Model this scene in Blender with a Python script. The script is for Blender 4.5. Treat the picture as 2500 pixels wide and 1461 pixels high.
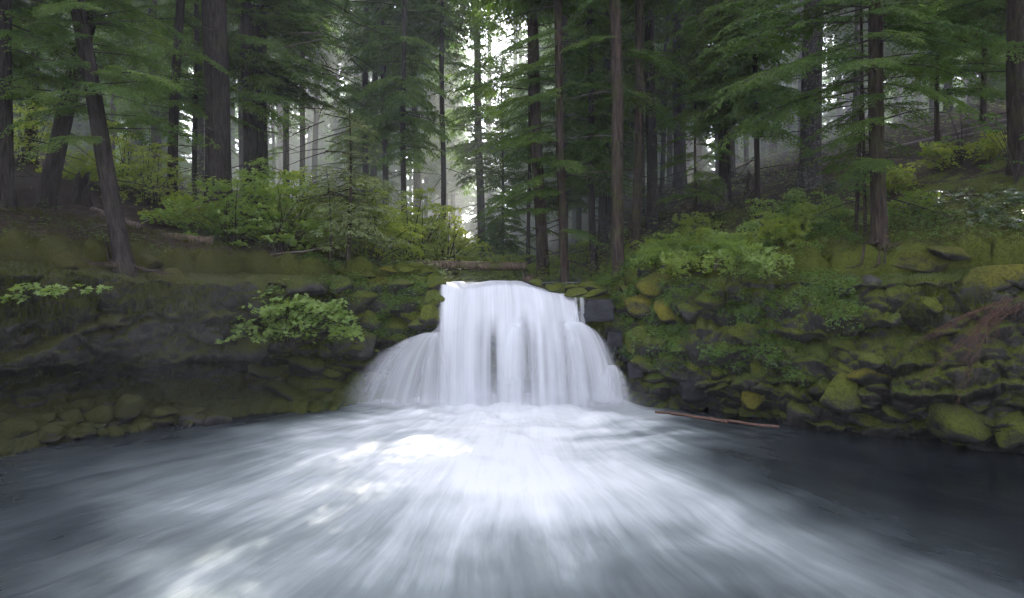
import bpy, math, random
import numpy as np
from mathutils import Vector, Matrix, Euler
from mathutils.bvhtree import BVHTree

SC = bpy.context.scene
for _o in list(bpy.data.objects): bpy.data.objects.remove(_o)
R = math.radians
# ------------------------------------------------------------------ camera
CAMZ, F, HY = 4.7, 1650.0, 610.0          # eye height above the pool, focal length in photo pixels, horizon row
cam = bpy.data.objects.new('camera', bpy.data.cameras.new('camera'))
SC.collection.objects.link(cam); SC.camera = cam
cam.location = (0, 0, CAMZ); cam.rotation_euler = (R(90), 0, 0)
cam.data.sensor_width = 36; cam.data.lens = 36*F/2500; cam.data.shift_y = -(730.5-HY)/2500
cam.data.clip_start = .1; cam.data.clip_end = 2000
# ------------------------------------------------------------------ world, sun, exposure
SUN_EL, SUN_AZ = 43.0, 8.0               # azimuth measured from +Y towards +X
w = bpy.data.worlds.new("World"); SC.world = w; w.use_nodes = True
nt = w.node_tree; bgn = nt.nodes['Background']
sky = nt.nodes.new('ShaderNodeTexSky'); sky.sky_type = 'NISHITA'; sky.sun_disc = False
sky.sun_elevation = R(SUN_EL); sky.sun_rotation = R(SUN_AZ); sky.altitude = 600; sky.dust_density = 1.5
mxs = nt.nodes.new('ShaderNodeMix'); mxs.data_type = 'RGBA'; hs = nt.nodes.new('ShaderNodeHueSaturation'); hs.inputs['Saturation'].default_value = .27
nt.links.new(sky.outputs[0], hs.inputs['Color']); mxs.inputs[0].default_value = 1; mxs.blend_type = 'MULTIPLY'; mxs.inputs[7].default_value = (1.02, .98, 1.07, 1)
nt.links.new(hs.outputs[0], mxs.inputs[6]); nt.links.new(mxs.outputs[2], bgn.inputs[0]); bgn.inputs[1].default_value = .15
sl = bpy.data.lights.new('sun', 'SUN'); sl.energy = 2.0; sl.angle = R(.55); sl.color = (1, .93, .82)
sun = bpy.data.objects.new('sun', sl); SC.collection.objects.link(sun)
_d = Vector((math.sin(R(SUN_AZ))*math.cos(R(SUN_EL)), math.cos(R(SUN_AZ))*math.cos(R(SUN_EL)), math.sin(R(SUN_EL))))
sun.rotation_euler = _d.to_track_quat('Z', 'Y').to_euler(); sun.location = _d*60
SC.view_settings.view_transform = 'Standard'; SC.view_settings.look = 'None'
SC.view_settings.gamma = 1; SC.view_settings.use_curve_mapping = False
SC.view_settings.exposure = 3.3
cy = SC.cycles
cy.max_bounces = 7; cy.diffuse_bounces = 3; cy.glossy_bounces = 2; cy.transmission_bounces = 4
cy.transparent_max_bounces = 14; cy.volume_bounces = 2
cy.use_denoising = True
try: cy.denoiser = 'OPENIMAGEDENOISE'
except Exception: pass
cy.caustics_reflective = False; cy.caustics_refractive = False
cy.sample_clamp_indirect = 6
HAZE = .0005

# ------------------------------------------------------------------ helpers
def tag(o, label=None, cat=None, group=None, kind=None):
    if label: o['label'] = label
    if cat: o['category'] = cat
    if group: o['group'] = group
    if kind: o['kind'] = kind
    return o
def link(o, parent=None):
    SC.collection.objects.link(o)
    if parent is not None: o.parent = parent
    return o
def empty(name, loc, rot=(0, 0, 0)):
    o = bpy.data.objects.new(name, None); o.location = loc; o.rotation_euler = rot
    o.empty_display_size = .2
    return link(o)
def mesh(name, V, polys, mats=(), smooth=True, attrs=None, uv=None):
    """polys: list of (faces array (n,k), material index)"""
    me = bpy.data.meshes.new(name)
    V = np.asarray(V, np.float32)
    polys = [(np.asarray(f, np.int32), m) for f, m in polys if len(f)]
    nl = sum(f.size for f, m in polys); npoly = sum(len(f) for f, m in polys)
    me.vertices.add(len(V)); me.vertices.foreach_set('co', V.ravel())
    me.loops.add(nl); me.polygons.add(npoly)
    li = np.concatenate([f.ravel() for f, m in polys])
    me.loops.foreach_set('vertex_index', li)
    st = []; mi = []; off = 0
    for f, m in polys:
        k = f.shape[1]; st.append(off + np.arange(len(f))*k); off += f.size
        mi.append(np.full(len(f), m))
    me.polygons.foreach_set('loop_start', np.concatenate(st).astype(np.int32))
    me.polygons.foreach_set('material_index', np.concatenate(mi).astype(np.int32))
    me.polygons.foreach_set('use_smooth', np.full(npoly, bool(smooth)))
    for m in mats: me.materials.append(m)
    if attrs:
        for k, a in attrs.items():
            at = me.attributes.new(k, 'FLOAT', 'POINT'); at.data.foreach_set('value', np.asarray(a, np.float32))
    if uv is not None:
        ul = me.uv_layers.new(name='uv'); ul.data.foreach_set('uv', np.asarray(uv, np.float32)[li].ravel())
    me.update(calc_edges=True)
    return me
def ob(name, me, parent=None, loc=(0, 0, 0), rot=(0, 0, 0), scale=(1, 1, 1)):
    o = bpy.data.objects.new(name, me); o.location = loc; o.rotation_euler = rot
    o.scale = (scale,)*3 if isinstance(scale, (int, float)) else scale
    return link(o, parent)

# numpy noise -------------------------------------------------------
def _h(ix, iy, iz, seed):
    n = (ix*374761393 + iy*668265263 + iz*2147483647*7 + seed*1274126177) & 0xffffffff
    n = ((n ^ (n >> 13))*1274126177) & 0xffffffff
    n = ((n ^ (n >> 16))*2246822519) & 0xffffffff
    return ((n ^ (n >> 15)) & 0xffffff)/float(0xffffff)
def vn(P, seed=0):
    P = np.asarray(P, float); i = np.floor(P).astype(np.int64); f = P-i; f = f*f*(3-2*f)
    x, y, z = i[..., 0], i[..., 1], i[..., 2]; fx, fy, fz = f[..., 0], f[..., 1], f[..., 2]
    def L(a, b, t): return a+(b-a)*t
    a = L(L(_h(x, y, z, seed), _h(x+1, y, z, seed), fx), L(_h(x, y+1, z, seed), _h(x+1, y+1, z, seed), fx), fy)
    b = L(L(_h(x, y, z+1, seed), _h(x+1, y, z+1, seed), fx), L(_h(x, y+1, z+1, seed), _h(x+1, y+1, z+1, seed), fx), fy)
    return L(a, b, fz)*2-1
def fbm(P, oct=4, seed=0):
    s = 0; a = 1; t = 0
    P = np.asarray(P, float)
    for k in range(oct):
        s = s+a*vn(P*2**k+k*17.3, seed+k); t += a; a *= .5
    return s/t
def worley(P, seed=0):
    P = np.asarray(P, float); i = np.floor(P).astype(np.int64)
    F1 = np.full(P.shape[:-1], 9.); F2 = F1.copy(); ID = np.zeros(P.shape[:-1])
    for dx in (-1, 0, 1):
        for dy in (-1, 0, 1):
            for dz in (-1, 0, 1):
                c = i+np.array((dx, dy, dz))
                h = [_h(c[..., 0], c[..., 1], c[..., 2], seed+k) for k in range(3)]
                q = c+np.stack(h, -1); d = np.sqrt(((P-q)**2).sum(-1))
                nr = d < F1
                F2 = np.where(nr, F1, np.minimum(F2, d)); F1 = np.where(nr, d, F1)
                ID = np.where(nr, h[0], ID)
    return F1, F2, ID
def ss(a, b, x):
    t = np.clip((np.asarray(x, float)-a)/(b-a), 0, 1); return t*t*(3-2*t)
def grid(nr, nc, off=0):
    a = np.arange(nr-1)[:, None]*nc+np.arange(nc-1)[None, :]
    return np.stack([a, a+1, a+1+nc, a+nc], -1).reshape(-1, 4)+off
def unit(v): return v/np.maximum(np.linalg.norm(v, axis=-1, keepdims=True), 1e-9)

class MB:
    def __init__(s): s.V = []; s.P = []; s.n = 0
    def add(s, V, F, m=0):
        V = np.asarray(V, float).reshape(-1, 3); s.V.append(V); s.P.append((np.asarray(F)+s.n, m)); s.n += len(V)
    def tube(s, pts, rad, sides=6, m=0, cap=True, rough=0, seed=0):
        pts = np.asarray(pts, float); n = len(pts); rad = np.broadcast_to(np.asarray(rad, float), (n,))
        T = unit(np.gradient(pts, axis=0)); ref = np.array((0, 0, 1.)) if abs(T[0, 2]) < .8 else np.array((1., 0, 0))
        A = unit(np.cross(T, ref)); B = np.cross(T, A)
        an = np.arange(sides)*2*math.pi/sides
        r = rad[:, None]*np.ones(sides)
        ring = np.cos(an)[None, :, None]*A[:, None]+np.sin(an)[None, :, None]*B[:, None]
        if rough:
            q = pts[:, None]+ring*r[..., None]
            r = r*(1+rough*fbm(q*6/max(rad.max()*8, .3)*2, 3, seed))
        V = pts[:, None]+ring*r[..., None]
        i = np.arange(n-1)[:, None]*sides; j = np.arange(sides)[None]; k = (j+1) % sides
        Fq = np.stack([i+j, i+k, i+sides+k, i+sides+j], -1).reshape(-1, 4)
        s.add(V, Fq, m)
        if cap:
            for q, fl in ((0, 1), (n-1, 0)):
                c = s.n; s.V.append(pts[q][None]); s.n += 1
                b = c-(n*sides)+q*sides if q == n-1 else c-(n*sides)-0
                if q == n-1: b = c-n*sides-1+q*sides
                jj = np.arange(sides); s.P.append((np.stack([np.full(sides, c), b+(jj+1) % sides, b+jj] if fl else [np.full(sides, c), b+jj, b+(jj+1) % sides], -1), m))
        return s
    def build(s, name, mats, smooth=True):
        return mesh(name, np.concatenate(s.V), s.P, mats, smooth)

# ------------------------------------------------------------------ materials
def newmat(name):
    m = bpy.data.materials.new(name); m.use_nodes = True; n = m.node_tree; n.nodes.clear()
    return m, n, n.nodes.new('ShaderNodeOutputMaterial')
class N:
    def __init__(s, nt): s.t = nt
    def n(s, typ, **k):
        o = s.t.nodes.new(typ)
        for a, b in k.items():
            setattr(o, a, b)
        return o
    def l(s, a, b): s.t.links.new(a, b)
    def noise(s, vec, scale, detail=4, rough=.55, dist=0):
        o = s.n('ShaderNodeTexNoise'); o.inputs['Scale'].default_value = scale; o.inputs['Detail'].default_value = detail
        o.inputs['Roughness'].default_value = rough; o.inputs['Distortion'].default_value = dist
        if vec is not None: s.l(vec, o.inputs['Vector'])
        return o.outputs[0]
    def map(s, vec, scale):
        o = s.n('ShaderNodeMapping'); o.inputs['Scale'].default_value = scale; s.l(vec, o.inputs['Vector']); return o.outputs[0]
    def ramp(s, fac, stops):
        o = s.n('ShaderNodeValToRGB'); cr = o.color_ramp
        while len(cr.elements) < len(stops): cr.elements.new(.5)
        for e, (p, c) in zip(cr.elements, stops):
            e.position = p; e.color = (c if len(c) == 4 else (*c, 1)) if not isinstance(c, (int, float)) else (c, c, c, 1)
        s.l(fac, o.inputs[0]); return o.outputs[0]
    def mth(s, op, a, b=None, clamp=False):
        o = s.n('ShaderNodeMath', operation=op); o.use_clamp = clamp
        for i, v in enumerate((a, b)):
            if v is None: continue
            if isinstance(v, (int, float)): o.inputs[i].default_value = v
            else: s.l(v, o.inputs[i])
        return o.outputs[0]
    def mix(s, fac, a, b):
        o = s.n('ShaderNodeMix', data_type='RGBA')
        for k, v in ((0, fac), (6, a), (7, b)):
            if isinstance(v, (int, float)): o.inputs[k].default_value = v
            elif isinstance(v, tuple): o.inputs[k].default_value = (*v, 1)
            else: s.l(v, o.inputs[k])
        return o.outputs[2]
    def bump(s, h, strength, dist):
        o = s.n('ShaderNodeBump'); o.inputs['Strength'].default_value = strength; o.inputs['Distance'].default_value = dist
        s.l(h, o.inputs['Height']); return o.outputs[0]
    def bsdf(s, col, rough=.9, normal=None, spec=.3):
        o = s.n('ShaderNodeBsdfPrincipled')
        for k, v in (('Base Color', col), ('Roughness', rough)):
            if isinstance(v, tuple): o.inputs[k].default_value = (*v, 1)
            elif isinstance(v, (int, float)): o.inputs[k].default_value = v
            else: s.l(v, o.inputs[k])
        o.inputs['Specular IOR Level'].default_value = spec
        if normal is not None: s.l(normal, o.inputs['Normal'])
        return o.outputs[0]

def mat_leaf(name, c1, c2, trans=.45, tcol=None, scale=1.2, spec=.25, rough=.6):
    m, t, out = newmat(name); n = N(t)
    geo = n.n('ShaderNodeNewGeometry'); oi = n.n('ShaderNodeObjectInfo')
    nz = n.noise(geo.outputs['Position'], scale, 3)
    f = n.mth('ADD', n.mth('MULTIPLY', n.mth('SUBTRACT', nz, .5), 2.2), n.mth('ADD', n.mth('MULTIPLY', oi.outputs['Random'], .45), .28), True)
    col = n.mix(f, c1, c2)
    pr = n.bsdf(col, rough, None, spec)
    tr = n.n('ShaderNodeBsdfTranslucent')
    g = n.n('ShaderNodeMixRGB', blend_type='MULTIPLY'); g.inputs[0].default_value = 1; n.l(col, g.inputs[1])
    g.inputs[2].default_value = (*(tcol or (1.5, 1.6, .8)), 1); n.l(g.outputs[0], tr.inputs[0])
    mx = n.n('ShaderNodeMixShader'); mx.inputs[0].default_value = trans
    n.l(pr, mx.inputs[1]); n.l(tr.outputs[0], mx.inputs[2]); n.l(mx.outputs[0], out.inputs[0])
    return m
def mat_bark(name, c1, c2, moss=.3, lichen=0.):
    m, t, out = newmat(name); n = N(t)
    tc = n.n('ShaderNodeTexCoord').outputs['Object']; geo = n.n('ShaderNodeNewGeometry')
    st = n.map(tc, (1, 1, .16))
    a = n.noise(st, 14, 6, .65); b = n.noise(st, 45, 3, .6); c = n.noise(tc, 1.3, 4)
    v = n.n('ShaderNodeTexVoronoi', feature='DISTANCE_TO_EDGE'); v.inputs['Scale'].default_value = 11; n.l(st, v.inputs['Vector'])
    crack = n.mth('MULTIPLY', v.outputs[0], 3, True)
    h = n.mth('ADD', n.mth('MULTIPLY', a, .6), n.mth('MULTIPLY', crack, .5))
    h = n.mth('ADD', h, n.mth('MULTIPLY', b, .25))
    col = n.mix(n.ramp(a, [(.35, 0.), (.65, 1.)]), c1, c2)
    col = n.mix(n.mth('MULTIPLY', n.ramp(c, [(.5, 0.), (.7, 1.)]), moss), col, (.045, .055, .014))
    if lichen:
        li = n.ramp(n.noise(tc, 9, 5, .7), [(.54, 0.), (.62, 1.)])
        col = n.mix(n.mth('MULTIPLY', li, lichen), col, (.2, .2, .18))
    n.l(n.bsdf(col, .95, n.bump(h, .9, .05), .1), out.inputs[0])
    return m
def mat_rock(name, moss_lo, moss_hi, mossc=((.034, .070, .009), (.088, .112, .014)), rockc=((.012, .011, .011), (.060, .056, .052)), wet=0.):
    m, t, out = newmat(name); n = N(t)
    geo = n.n('ShaderNodeNewGeometry'); P = geo.outputs['Position']; oi = n.n('ShaderNodeObjectInfo')
    sx = n.n('ShaderNodeSeparateXYZ'); n.l(geo.outputs['Normal'], sx.inputs[0])
    big = n.noise(P, .55, 4); med = n.noise(P, 2.3, 6, .65); fine = n.noise(P, 16, 5, .7); vf = n.noise(P, 55, 3, .7)
    f = n.mth('ADD', n.mth('MULTIPLY', sx.outputs[2], .75), n.mth('MULTIPLY', n.mth('SUBTRACT', big, .5), 1.9))
    f = n.mth('ADD', f, n.mth('MULTIPLY', n.mth('SUBTRACT', med, .5), 1.1))
    f = n.mth('ADD', f, n.mth('MULTIPLY', n.mth('SUBTRACT', fine, .5), .35))
    mr = n.n('ShaderNodeMapRange'); mr.inputs[1].default_value = moss_lo; mr.inputs[2].default_value = moss_hi; n.l(f, mr.inputs[0])
    mm = mr.outputs[0]
    hue = n.noise(P, .8, 3)
    mc = n.mix(n.ramp(hue, [(.38, 0.), (.66, 1.)]), mossc[0], mossc[1])
    mc = n.mix(n.ramp(vf, [(.38, 0.), (.62, 1.)]), mc, n.mix(.6, mc, (.17, .18, .03)))
    mc = n.mix(n.ramp(fine, [(.40, 1.), (.52, 0.)]), mc, n.mix(.5, mc, (.010, .012, .004)))
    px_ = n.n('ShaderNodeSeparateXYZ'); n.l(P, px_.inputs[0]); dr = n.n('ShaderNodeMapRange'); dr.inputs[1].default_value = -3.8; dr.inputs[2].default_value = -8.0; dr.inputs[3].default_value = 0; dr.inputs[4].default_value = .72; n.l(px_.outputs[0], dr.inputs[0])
    mc = n.mix(dr.outputs[0], mc, n.mix(n.ramp(vf, [(.35, 0.), (.7, 1.)]), (.020, .019, .007), (.062, .055, .018)))  # dry brown moss towards the left, darkened further to stand in for tree shade
    rc = n.mix(n.ramp(med, [(.3, 0.), (.7, 1.)]), rockc[0], rockc[1])
    spk = n.ramp(n.noise(P, 9, 6, .75), [(.58, 0.), (.68, 1.)])
    rc = n.mix(n.mth('MULTIPLY', spk, .6 if not wet else .1), rc, (.17, .17, .15))
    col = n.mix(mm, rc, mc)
    h = n.mth('ADD', n.mth('MULTIPLY', fine, .6), n.mth('MULTIPLY', n.mth('MULTIPLY', vf, mm), .6))
    h = n.mth('ADD', h, n.mth('MULTIPLY', med, .8))
    rgh = n.mth('ADD', n.mth('MULTIPLY', mm, .4 if not wet else .1), .55 if not wet else .42)
    n.l(n.bsdf(col, rgh, n.bump(h, 1., .09), .3 if not wet else .35), out.inputs[0])
    return m
def mat_ground():
    m, t, out = newmat('forest_floor'); n = N(t)
    geo = n.n('ShaderNodeNewGeometry'); P = geo.outputs['Position']
    at = n.n('ShaderNodeAttribute'); at.attribute_name = 'moss'
    med = n.noise(P, 1.4, 5, .65); fine = n.noise(P, 14, 6, .75); vf = n.noise(P, 60, 3, .8)
    base = n.mix(n.ramp(fine, [(.32, 0.), (.7, 1.)]), (.014, .010, .008), (.062, .043, .033))
    base = n.mix(n.ramp(vf, [(.6, 0.), (.68, 1.)]), base, (.11, .085, .07))
    ms = n.mix(n.ramp(med, [(.35, 0.), (.65, 1.)]), (.030, .056, .009), (.076, .098, .015))
    ms = n.mix(n.ramp(vf, [(.38, 0.), (.62, 1.)]), ms, n.mix(.6, ms, (.17, .18, .03)))
    ms = n.mix(n.ramp(fine, [(.40, 1.), (.52, 0.)]), ms, n.mix(.45, ms, (.012, .012, .005)))
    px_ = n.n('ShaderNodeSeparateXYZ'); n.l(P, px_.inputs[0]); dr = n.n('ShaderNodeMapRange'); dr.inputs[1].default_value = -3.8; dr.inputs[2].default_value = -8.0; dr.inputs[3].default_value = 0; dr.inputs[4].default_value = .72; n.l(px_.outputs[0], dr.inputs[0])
    ms = n.mix(dr.outputs[0], ms, n.mix(n.ramp(vf, [(.35, 0.), (.7, 1.)]), (.020, .019, .007), (.062, .055, .018)))  # same browner left moss; its darkness includes shade from overhanging trees
    f = n.mth('ADD', at.outputs['Fac'], n.mth('MULTIPLY', n.mth('SUBTRACT', med, .5), 2.4))
    f = n.mth('ADD', f, n.mth('MULTIPLY', n.mth('SUBTRACT', fine, .5), .6))
    mr = n.n('ShaderNodeMapRange'); mr.inputs[1].default_value = .35; mr.inputs[2].default_value = .6; n.l(f, mr.inputs[0])
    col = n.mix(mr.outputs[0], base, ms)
    h = n.mth('ADD', fine, n.mth('MULTIPLY', vf, .5))
    n.l(n.bsdf(col, .95, n.bump(h, .9, .07), .15), out.inputs[0])
    return m
def mat_plain(name, c1, c2, scale=12, rough=.8, bump=.02, stretch=(1, 1, 1), spec=.3):
    m, t, out = newmat(name); n = N(t)
    tc = n.map(n.n('ShaderNodeTexCoord').outputs['Object'], stretch); a = n.noise(tc, scale, 6, .7)
    n.l(n.bsdf(n.mix(n.ramp(a, [(.3, 0.), (.7, 1.)]), c1, c2), rough, n.bump(a, .8, bump), spec), out.inputs[0])
    return m

M_NEEDLE = mat_leaf('needles', (.042, .084, .022), (.098, .148, .032), .5, (1.6, 1.8, .75), .8)
M_NEEDLE_FAR = mat_leaf('needles_hazy', (.045, .088, .026), (.105, .158, .040), .5, (1.6, 1.8, .8), .5)
M_NEEDLE_GREY = mat_leaf('needles_pale', (.12, .16, .07), (.22, .25, .11), .45, (1.4, 1.5, .9), 2)  # grey-green needles, brightened so the young hemlock looks sunlit
M_MAPLE = mat_leaf('maple_leaf', (.13, .21, .06), (.23, .31, .10), .5, (1.6, 1.55, .6), 2, .35, .5)
M_MAPLE_Y = mat_leaf('bright_leaf', (.16, .23, .05), (.26, .32, .09), .55, (1.7, 1.6, .6), 2, .35, .5)  # yellow-green leaf; brighter copy that also stands in for sun on shrubs
M_HERB = mat_leaf('small_leaf', (.06, .13, .026), (.13, .21, .045), .4, None, 3, .4, .45)
M_SHINY = mat_leaf('glossy_leaf', (.035, .06, .025), (.07, .10, .05), .15, None, 3, .9, .28)
M_FERN = mat_leaf('fern', (.035, .065, .014), (.06, .10, .02), .4, None, 3)
M_MOSSHAIR = mat_leaf('hanging_moss', (.035, .050, .010), (.085, .092, .016), .35, (1.2, 1.2, .7), 2, .1, .9)
M_DEAD = mat_plain('dead_twig', (.05, .028, .02), (.12, .065, .045), 20)
M_BARK = mat_bark('bark', (.012, .010, .010), (.052, .043, .040), .25)
M_BARKG = mat_bark('bark_grey', (.030, .028, .030), (.095, .085, .080), .3, .8)
M_BARKM = mat_bark('bark_mossy', (.016, .013, .012), (.070, .052, .042), .8)
M_WOOD = mat_plain('bough_wood', (.018, .015, .013), (.055, .045, .036), 8)
M_LOGM = mat_bark('log_bark', (.035, .026, .020), (.13, .10, .072), .9)
M_LOG = mat_bark('log_bark_dry', (.045, .034, .032), (.15, .12, .11), .2)
M_RAIL = mat_plain('weathered_wood', (.14, .115, .11), (.30, .26, .25), 6, .85, .01)
M_LITTER = mat_plain('litter', (.05, .04, .035), (.14, .11, .09), 6)
M_RED = mat_plain('red_wood', (.04, .024, .018), (.15, .08, .055), 5, .6, .02, (.3, 4, 4))
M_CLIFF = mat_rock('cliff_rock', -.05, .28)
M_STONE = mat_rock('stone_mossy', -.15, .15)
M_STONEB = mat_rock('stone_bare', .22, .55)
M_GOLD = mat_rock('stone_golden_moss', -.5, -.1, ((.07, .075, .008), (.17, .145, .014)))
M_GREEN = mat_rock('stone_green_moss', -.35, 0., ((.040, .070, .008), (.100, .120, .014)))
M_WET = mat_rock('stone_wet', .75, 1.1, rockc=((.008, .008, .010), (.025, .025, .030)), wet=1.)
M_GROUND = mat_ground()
M_PATH = mat_plain('path_dirt', (.028, .018, .016), (.080, .055, .046), 9, .95, .04)

# ------------------------------------------------------------------ the terrain
WL = np.array([(-34, -4), (-27, 5), (-20, 10.5), (-14, 14.3), (-11.9, 15.5), (-10.8, 16.7), (-9.3, 18), (-7.4, 19.3), (-5, 20.0), (-2.5, 20.5),
               (0, 20.9), (2.4, 20.5), (4, 20), (5.8, 19.0), (7.1, 18), (8.3, 16.9), (10.4, 15.8), (12.2, 14.8), (15, 12.5), (20, 9), (27, 3), (34, -6)], float)
_th = np.arctan2(WL[:, 0], WL[:, 1]); _rr = np.hypot(WL[:, 0], WL[:, 1])
def edge_r(th):
    r = np.interp(th, _th, _rr)
    return r + .28*fbm(np.stack([th*14, th*0, th*0], -1), 3, 5)
def ztop(x):
    return np.interp(x, [-30, -14, -11, -9, -6, -3.2, -2.5, -2.15, 1.7, 2.1, 3.3, 3.9, 6, 9, 12, 16, 30],
                     [6.5, 4.7, 4.35, 4.05, 3.95, 3.85, 3.8, 3.45, 3.45, 3.2, 3.25, 3.9, 4.0, 4.1, 4.35, 4.8, 6.5])
def G(x, y):
    x = np.asarray(x, float); y = np.asarray(y, float)
    th = np.arctan2(x, y); d = np.hypot(x, y)-edge_r(th); d = np.maximum(d, 0)
    z = ztop(x)
    lf = ss(-3, -10, x)*0; wl = np.clip((-x-3)/6, 0, 1); wr = np.clip((x-3)/6, 0, 1)
    dl = 9*(1-np.exp(-d/9)); dr = 17*(1-np.exp(-d/17))
    z = z + wl*(.27*dl) + wl*np.clip((-x-11)*.10, 0, 2)*ss(0, 3, d)
    z = z + wr*(.34*dr) + np.clip((x-11)*.13, 0, 2.2)*ss(0, 4, d)*wr
    z = z + .012*np.minimum(d, 60)
    xc = .1-.05*(y-21)+.6*np.sin((y-20)*.13)
    ch = np.exp(-((x-xc)/2.0)**4)*ss(75, 30, y)
    low = 3.42+.012*(y-20)
    z = z*(1-ch)+low*ch
    z = z + .13*fbm(np.stack([x*.7, y*.7, x*0], -1), 3, 11)*ss(.4, 2, d)*(1-ch) + .05*fbm(np.stack([x*3, y*3, x*0], -1), 3, 12)*(1-ch*.7)
    return z
TH = np.linspace(_th[0], _th[-1], 1000)
# finer columns in view
TH = np.concatenate([np.linspace(_th[0], -.80, 60, endpoint=False), np.linspace(-.80, .80, 1000), np.linspace(.80, _th[-1], 61)[1:]])
NC = len(TH); NV = 120
ER = edge_r(TH); EX, EY = ER*np.sin(TH), ER*np.cos(TH)
ZT = G(EX*1.001, EY*1.001)
t = np.linspace(0, 1, NV)[:, None]
prof_l = np.interp(t[:, 0], [0, .05, .11, .17, .26, .38, .45, .6, .8, .93, 1], [-.3, -.15, .5, 1.5, 2.1, 1.6, .35, .15, -.15, -.2, .3])
prof_r = np.interp(t[:, 0], [0, .08, .18, .3, .5, .62, .78, .92, 1], [.75, .75, .45, .1, -.2, .1, -.15, .05, .5])
prof_c = np.interp(t[:, 0], [0, .3, .5, .62, .8, 1], [0, .3, .45, .8, .95, 1.0])
X0 = EX[None, :]
wl_, wr_ = ss(-3, -7, X0), ss(3.2, 6, X0); wc_ = 1-wl_-wr_
wf = fbm(np.stack([np.broadcast_to(TH*6, (NV, NC)), np.broadcast_to(t*2.2, (NV, NC)), np.zeros((NV, NC))], -1), 3, 31)
off = prof_l[:, None]*wl_+prof_r[:, None]*wr_+prof_c[:, None]*wc_ + .35*wf
Zc = -.35+(ZT[None, :]+.35)*t
Rc = ER[None, :]+off
Pc = np.stack([Rc*np.sin(TH), Rc*np.cos(TH), Zc*np.ones_like(Rc)], -1)
# blocky, bulging relief
Q = Pc*np.array((.48, .48, .95))+.35*np.stack([fbm(Pc*.8, 2, 41), fbm(Pc*.8, 2, 42), fbm(Pc*.8, 2, 43)], -1)
F1, F2, ID = worley(Q, 3)
b1 = np.minimum((F2-F1)*2.2, 1)
F1b, F2b, IDb = worley(Pc*np.array((2.0, 2.0, 2.6))+.2*fbm(Pc*2, 2, 44)[..., None], 9)
b2 = np.minimum((F2b-F1b)*2.5, 1)
lay = (Pc[..., 2]*.72+.9*fbm(Pc*np.array((.25, .25, .5)), 3, 48)) % 1.
disp = .34*np.sqrt(b1)+.55*(ID-.5)+.34*lay**2*ss(1, .93, lay)+.13*np.sqrt(b2)+.14*(IDb-.5)+.12*fbm(Pc*2.5, 4, 45)+.05*fbm(Pc*8, 3, 46)
fade = ss(1.0, .93, t)*.85+.15
nrm = -np.stack([np.sin(TH), np.cos(TH), 0*TH], -1)[None]
Pc = Pc+nrm*(disp*fade-.25)[..., None]
Pc[..., 2] += (.10*np.sqrt(b2)+.12*fbm(Pc*1.5, 3, 47))*ss(0, .1, t)*ss(1., .9, t)
# plateau rows
dd = np.concatenate([np.linspace(0, 3, 56), 3+np.geomspace(.06, 127, 110)])
NB = len(dd)
Rg = ER[None, :]+off[-1][None, :]*np.exp(-dd/1.2)[:, None]+dd[:, None]
Pg = np.stack([Rg*np.sin(TH), Rg*np.cos(TH), 0*Rg], -1)
Pg[..., 2] = G(Pg[..., 0], Pg[..., 1])
nearw = np.exp(-dd/2.6)[:, None]
Pb = Pg*np.array((1.5, 1.5, 0))
G1, G2, GID = worley(Pb+.3*fbm(Pg*1.3, 2, 51)[..., None], 21)
G1b, _, _ = worley(Pb*2.6, 25)
xc_ = .1-.05*(Pg[..., 1]-21)+.6*np.sin((Pg[..., 1]-20)*.13)
chn = np.exp(-((Pg[..., 0]-xc_)/2.3)**4)
Pg[..., 2] += nearw*(1-chn)*(.52*(np.clip(1-G1*1.15, 0, 1))**.7+.14*np.clip(1-G1b*1.1, 0, 1)+.12*(GID-.5))
fo = ss(0, 1.0, dd)[:, None]
top = Pc[-1].copy()
for i in range(12):
    k = ss(0, 12, 12-i); Pg[i, :, :] = Pg[i]*(1-k)+(top+(Pg[i]-Pg[0]))*k
Pg[0] = top
moss = np.clip(.95*np.exp(-dd/3.2)[:, None]+.15+.5*(Pg[..., 0] > 3)*np.exp(-dd/7)[:, None]+.25*ss(5, 0, np.abs(Pg[..., 0])), 0, 1)
moss = np.where(Pg[..., 0] < -5.5, moss-.62*ss(.5, 1.6, dd[:, None]), moss)
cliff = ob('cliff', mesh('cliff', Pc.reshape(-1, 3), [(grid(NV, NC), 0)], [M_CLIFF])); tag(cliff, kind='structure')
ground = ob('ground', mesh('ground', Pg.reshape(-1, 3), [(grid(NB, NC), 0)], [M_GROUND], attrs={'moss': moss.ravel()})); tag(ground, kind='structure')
bed = ob('riverbed', mesh('riverbed', [(-400, -200, -1.2), (400, -200, -1.2), (400, 600, -1.2), (-400, 600, -1.2)], [(np.array([[0, 1, 2, 3]]), 0)],
                          [mat_plain('riverbed', (.02, .02, .018), (.05, .05, .04), 1)])); tag(bed, kind='structure')
_V = np.concatenate([Pc.reshape(-1, 3), Pg.reshape(-1, 3)]); _Fq = np.concatenate([grid(NV, NC), grid(NB, NC, NV*NC)])
BV = BVHTree.FromPolygons(_V.tolist(), _Fq.tolist())
BG = BVHTree.FromPolygons(Pg.reshape(-1, 3).tolist(), grid(NB, NC).tolist())
def hit(px, py):
    "the point of the built bank that lies in this direction from the eye"
    d = Vector(((px-1250)/F, 1, -(py-HY)/F)).normalized()
    h = BV.ray_cast(Vector((0, 0, CAMZ)), d)
    if h[0] is None: return Vector((0, 0, CAMZ))+d*30, Vector((0, 0, 1))
    return h[0], h[1]
def at(px, Y, py=HY): return Vector(((px-1250)/F*Y, Y, CAMZ-(py-HY)/F*Y))
def gz(x, y):
    h = BG.ray_cast(Vector((x, y, 60)), Vector((0, 0, -1)))
    return h[0].z if h[0] is not None else float(G(x, y))

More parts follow.
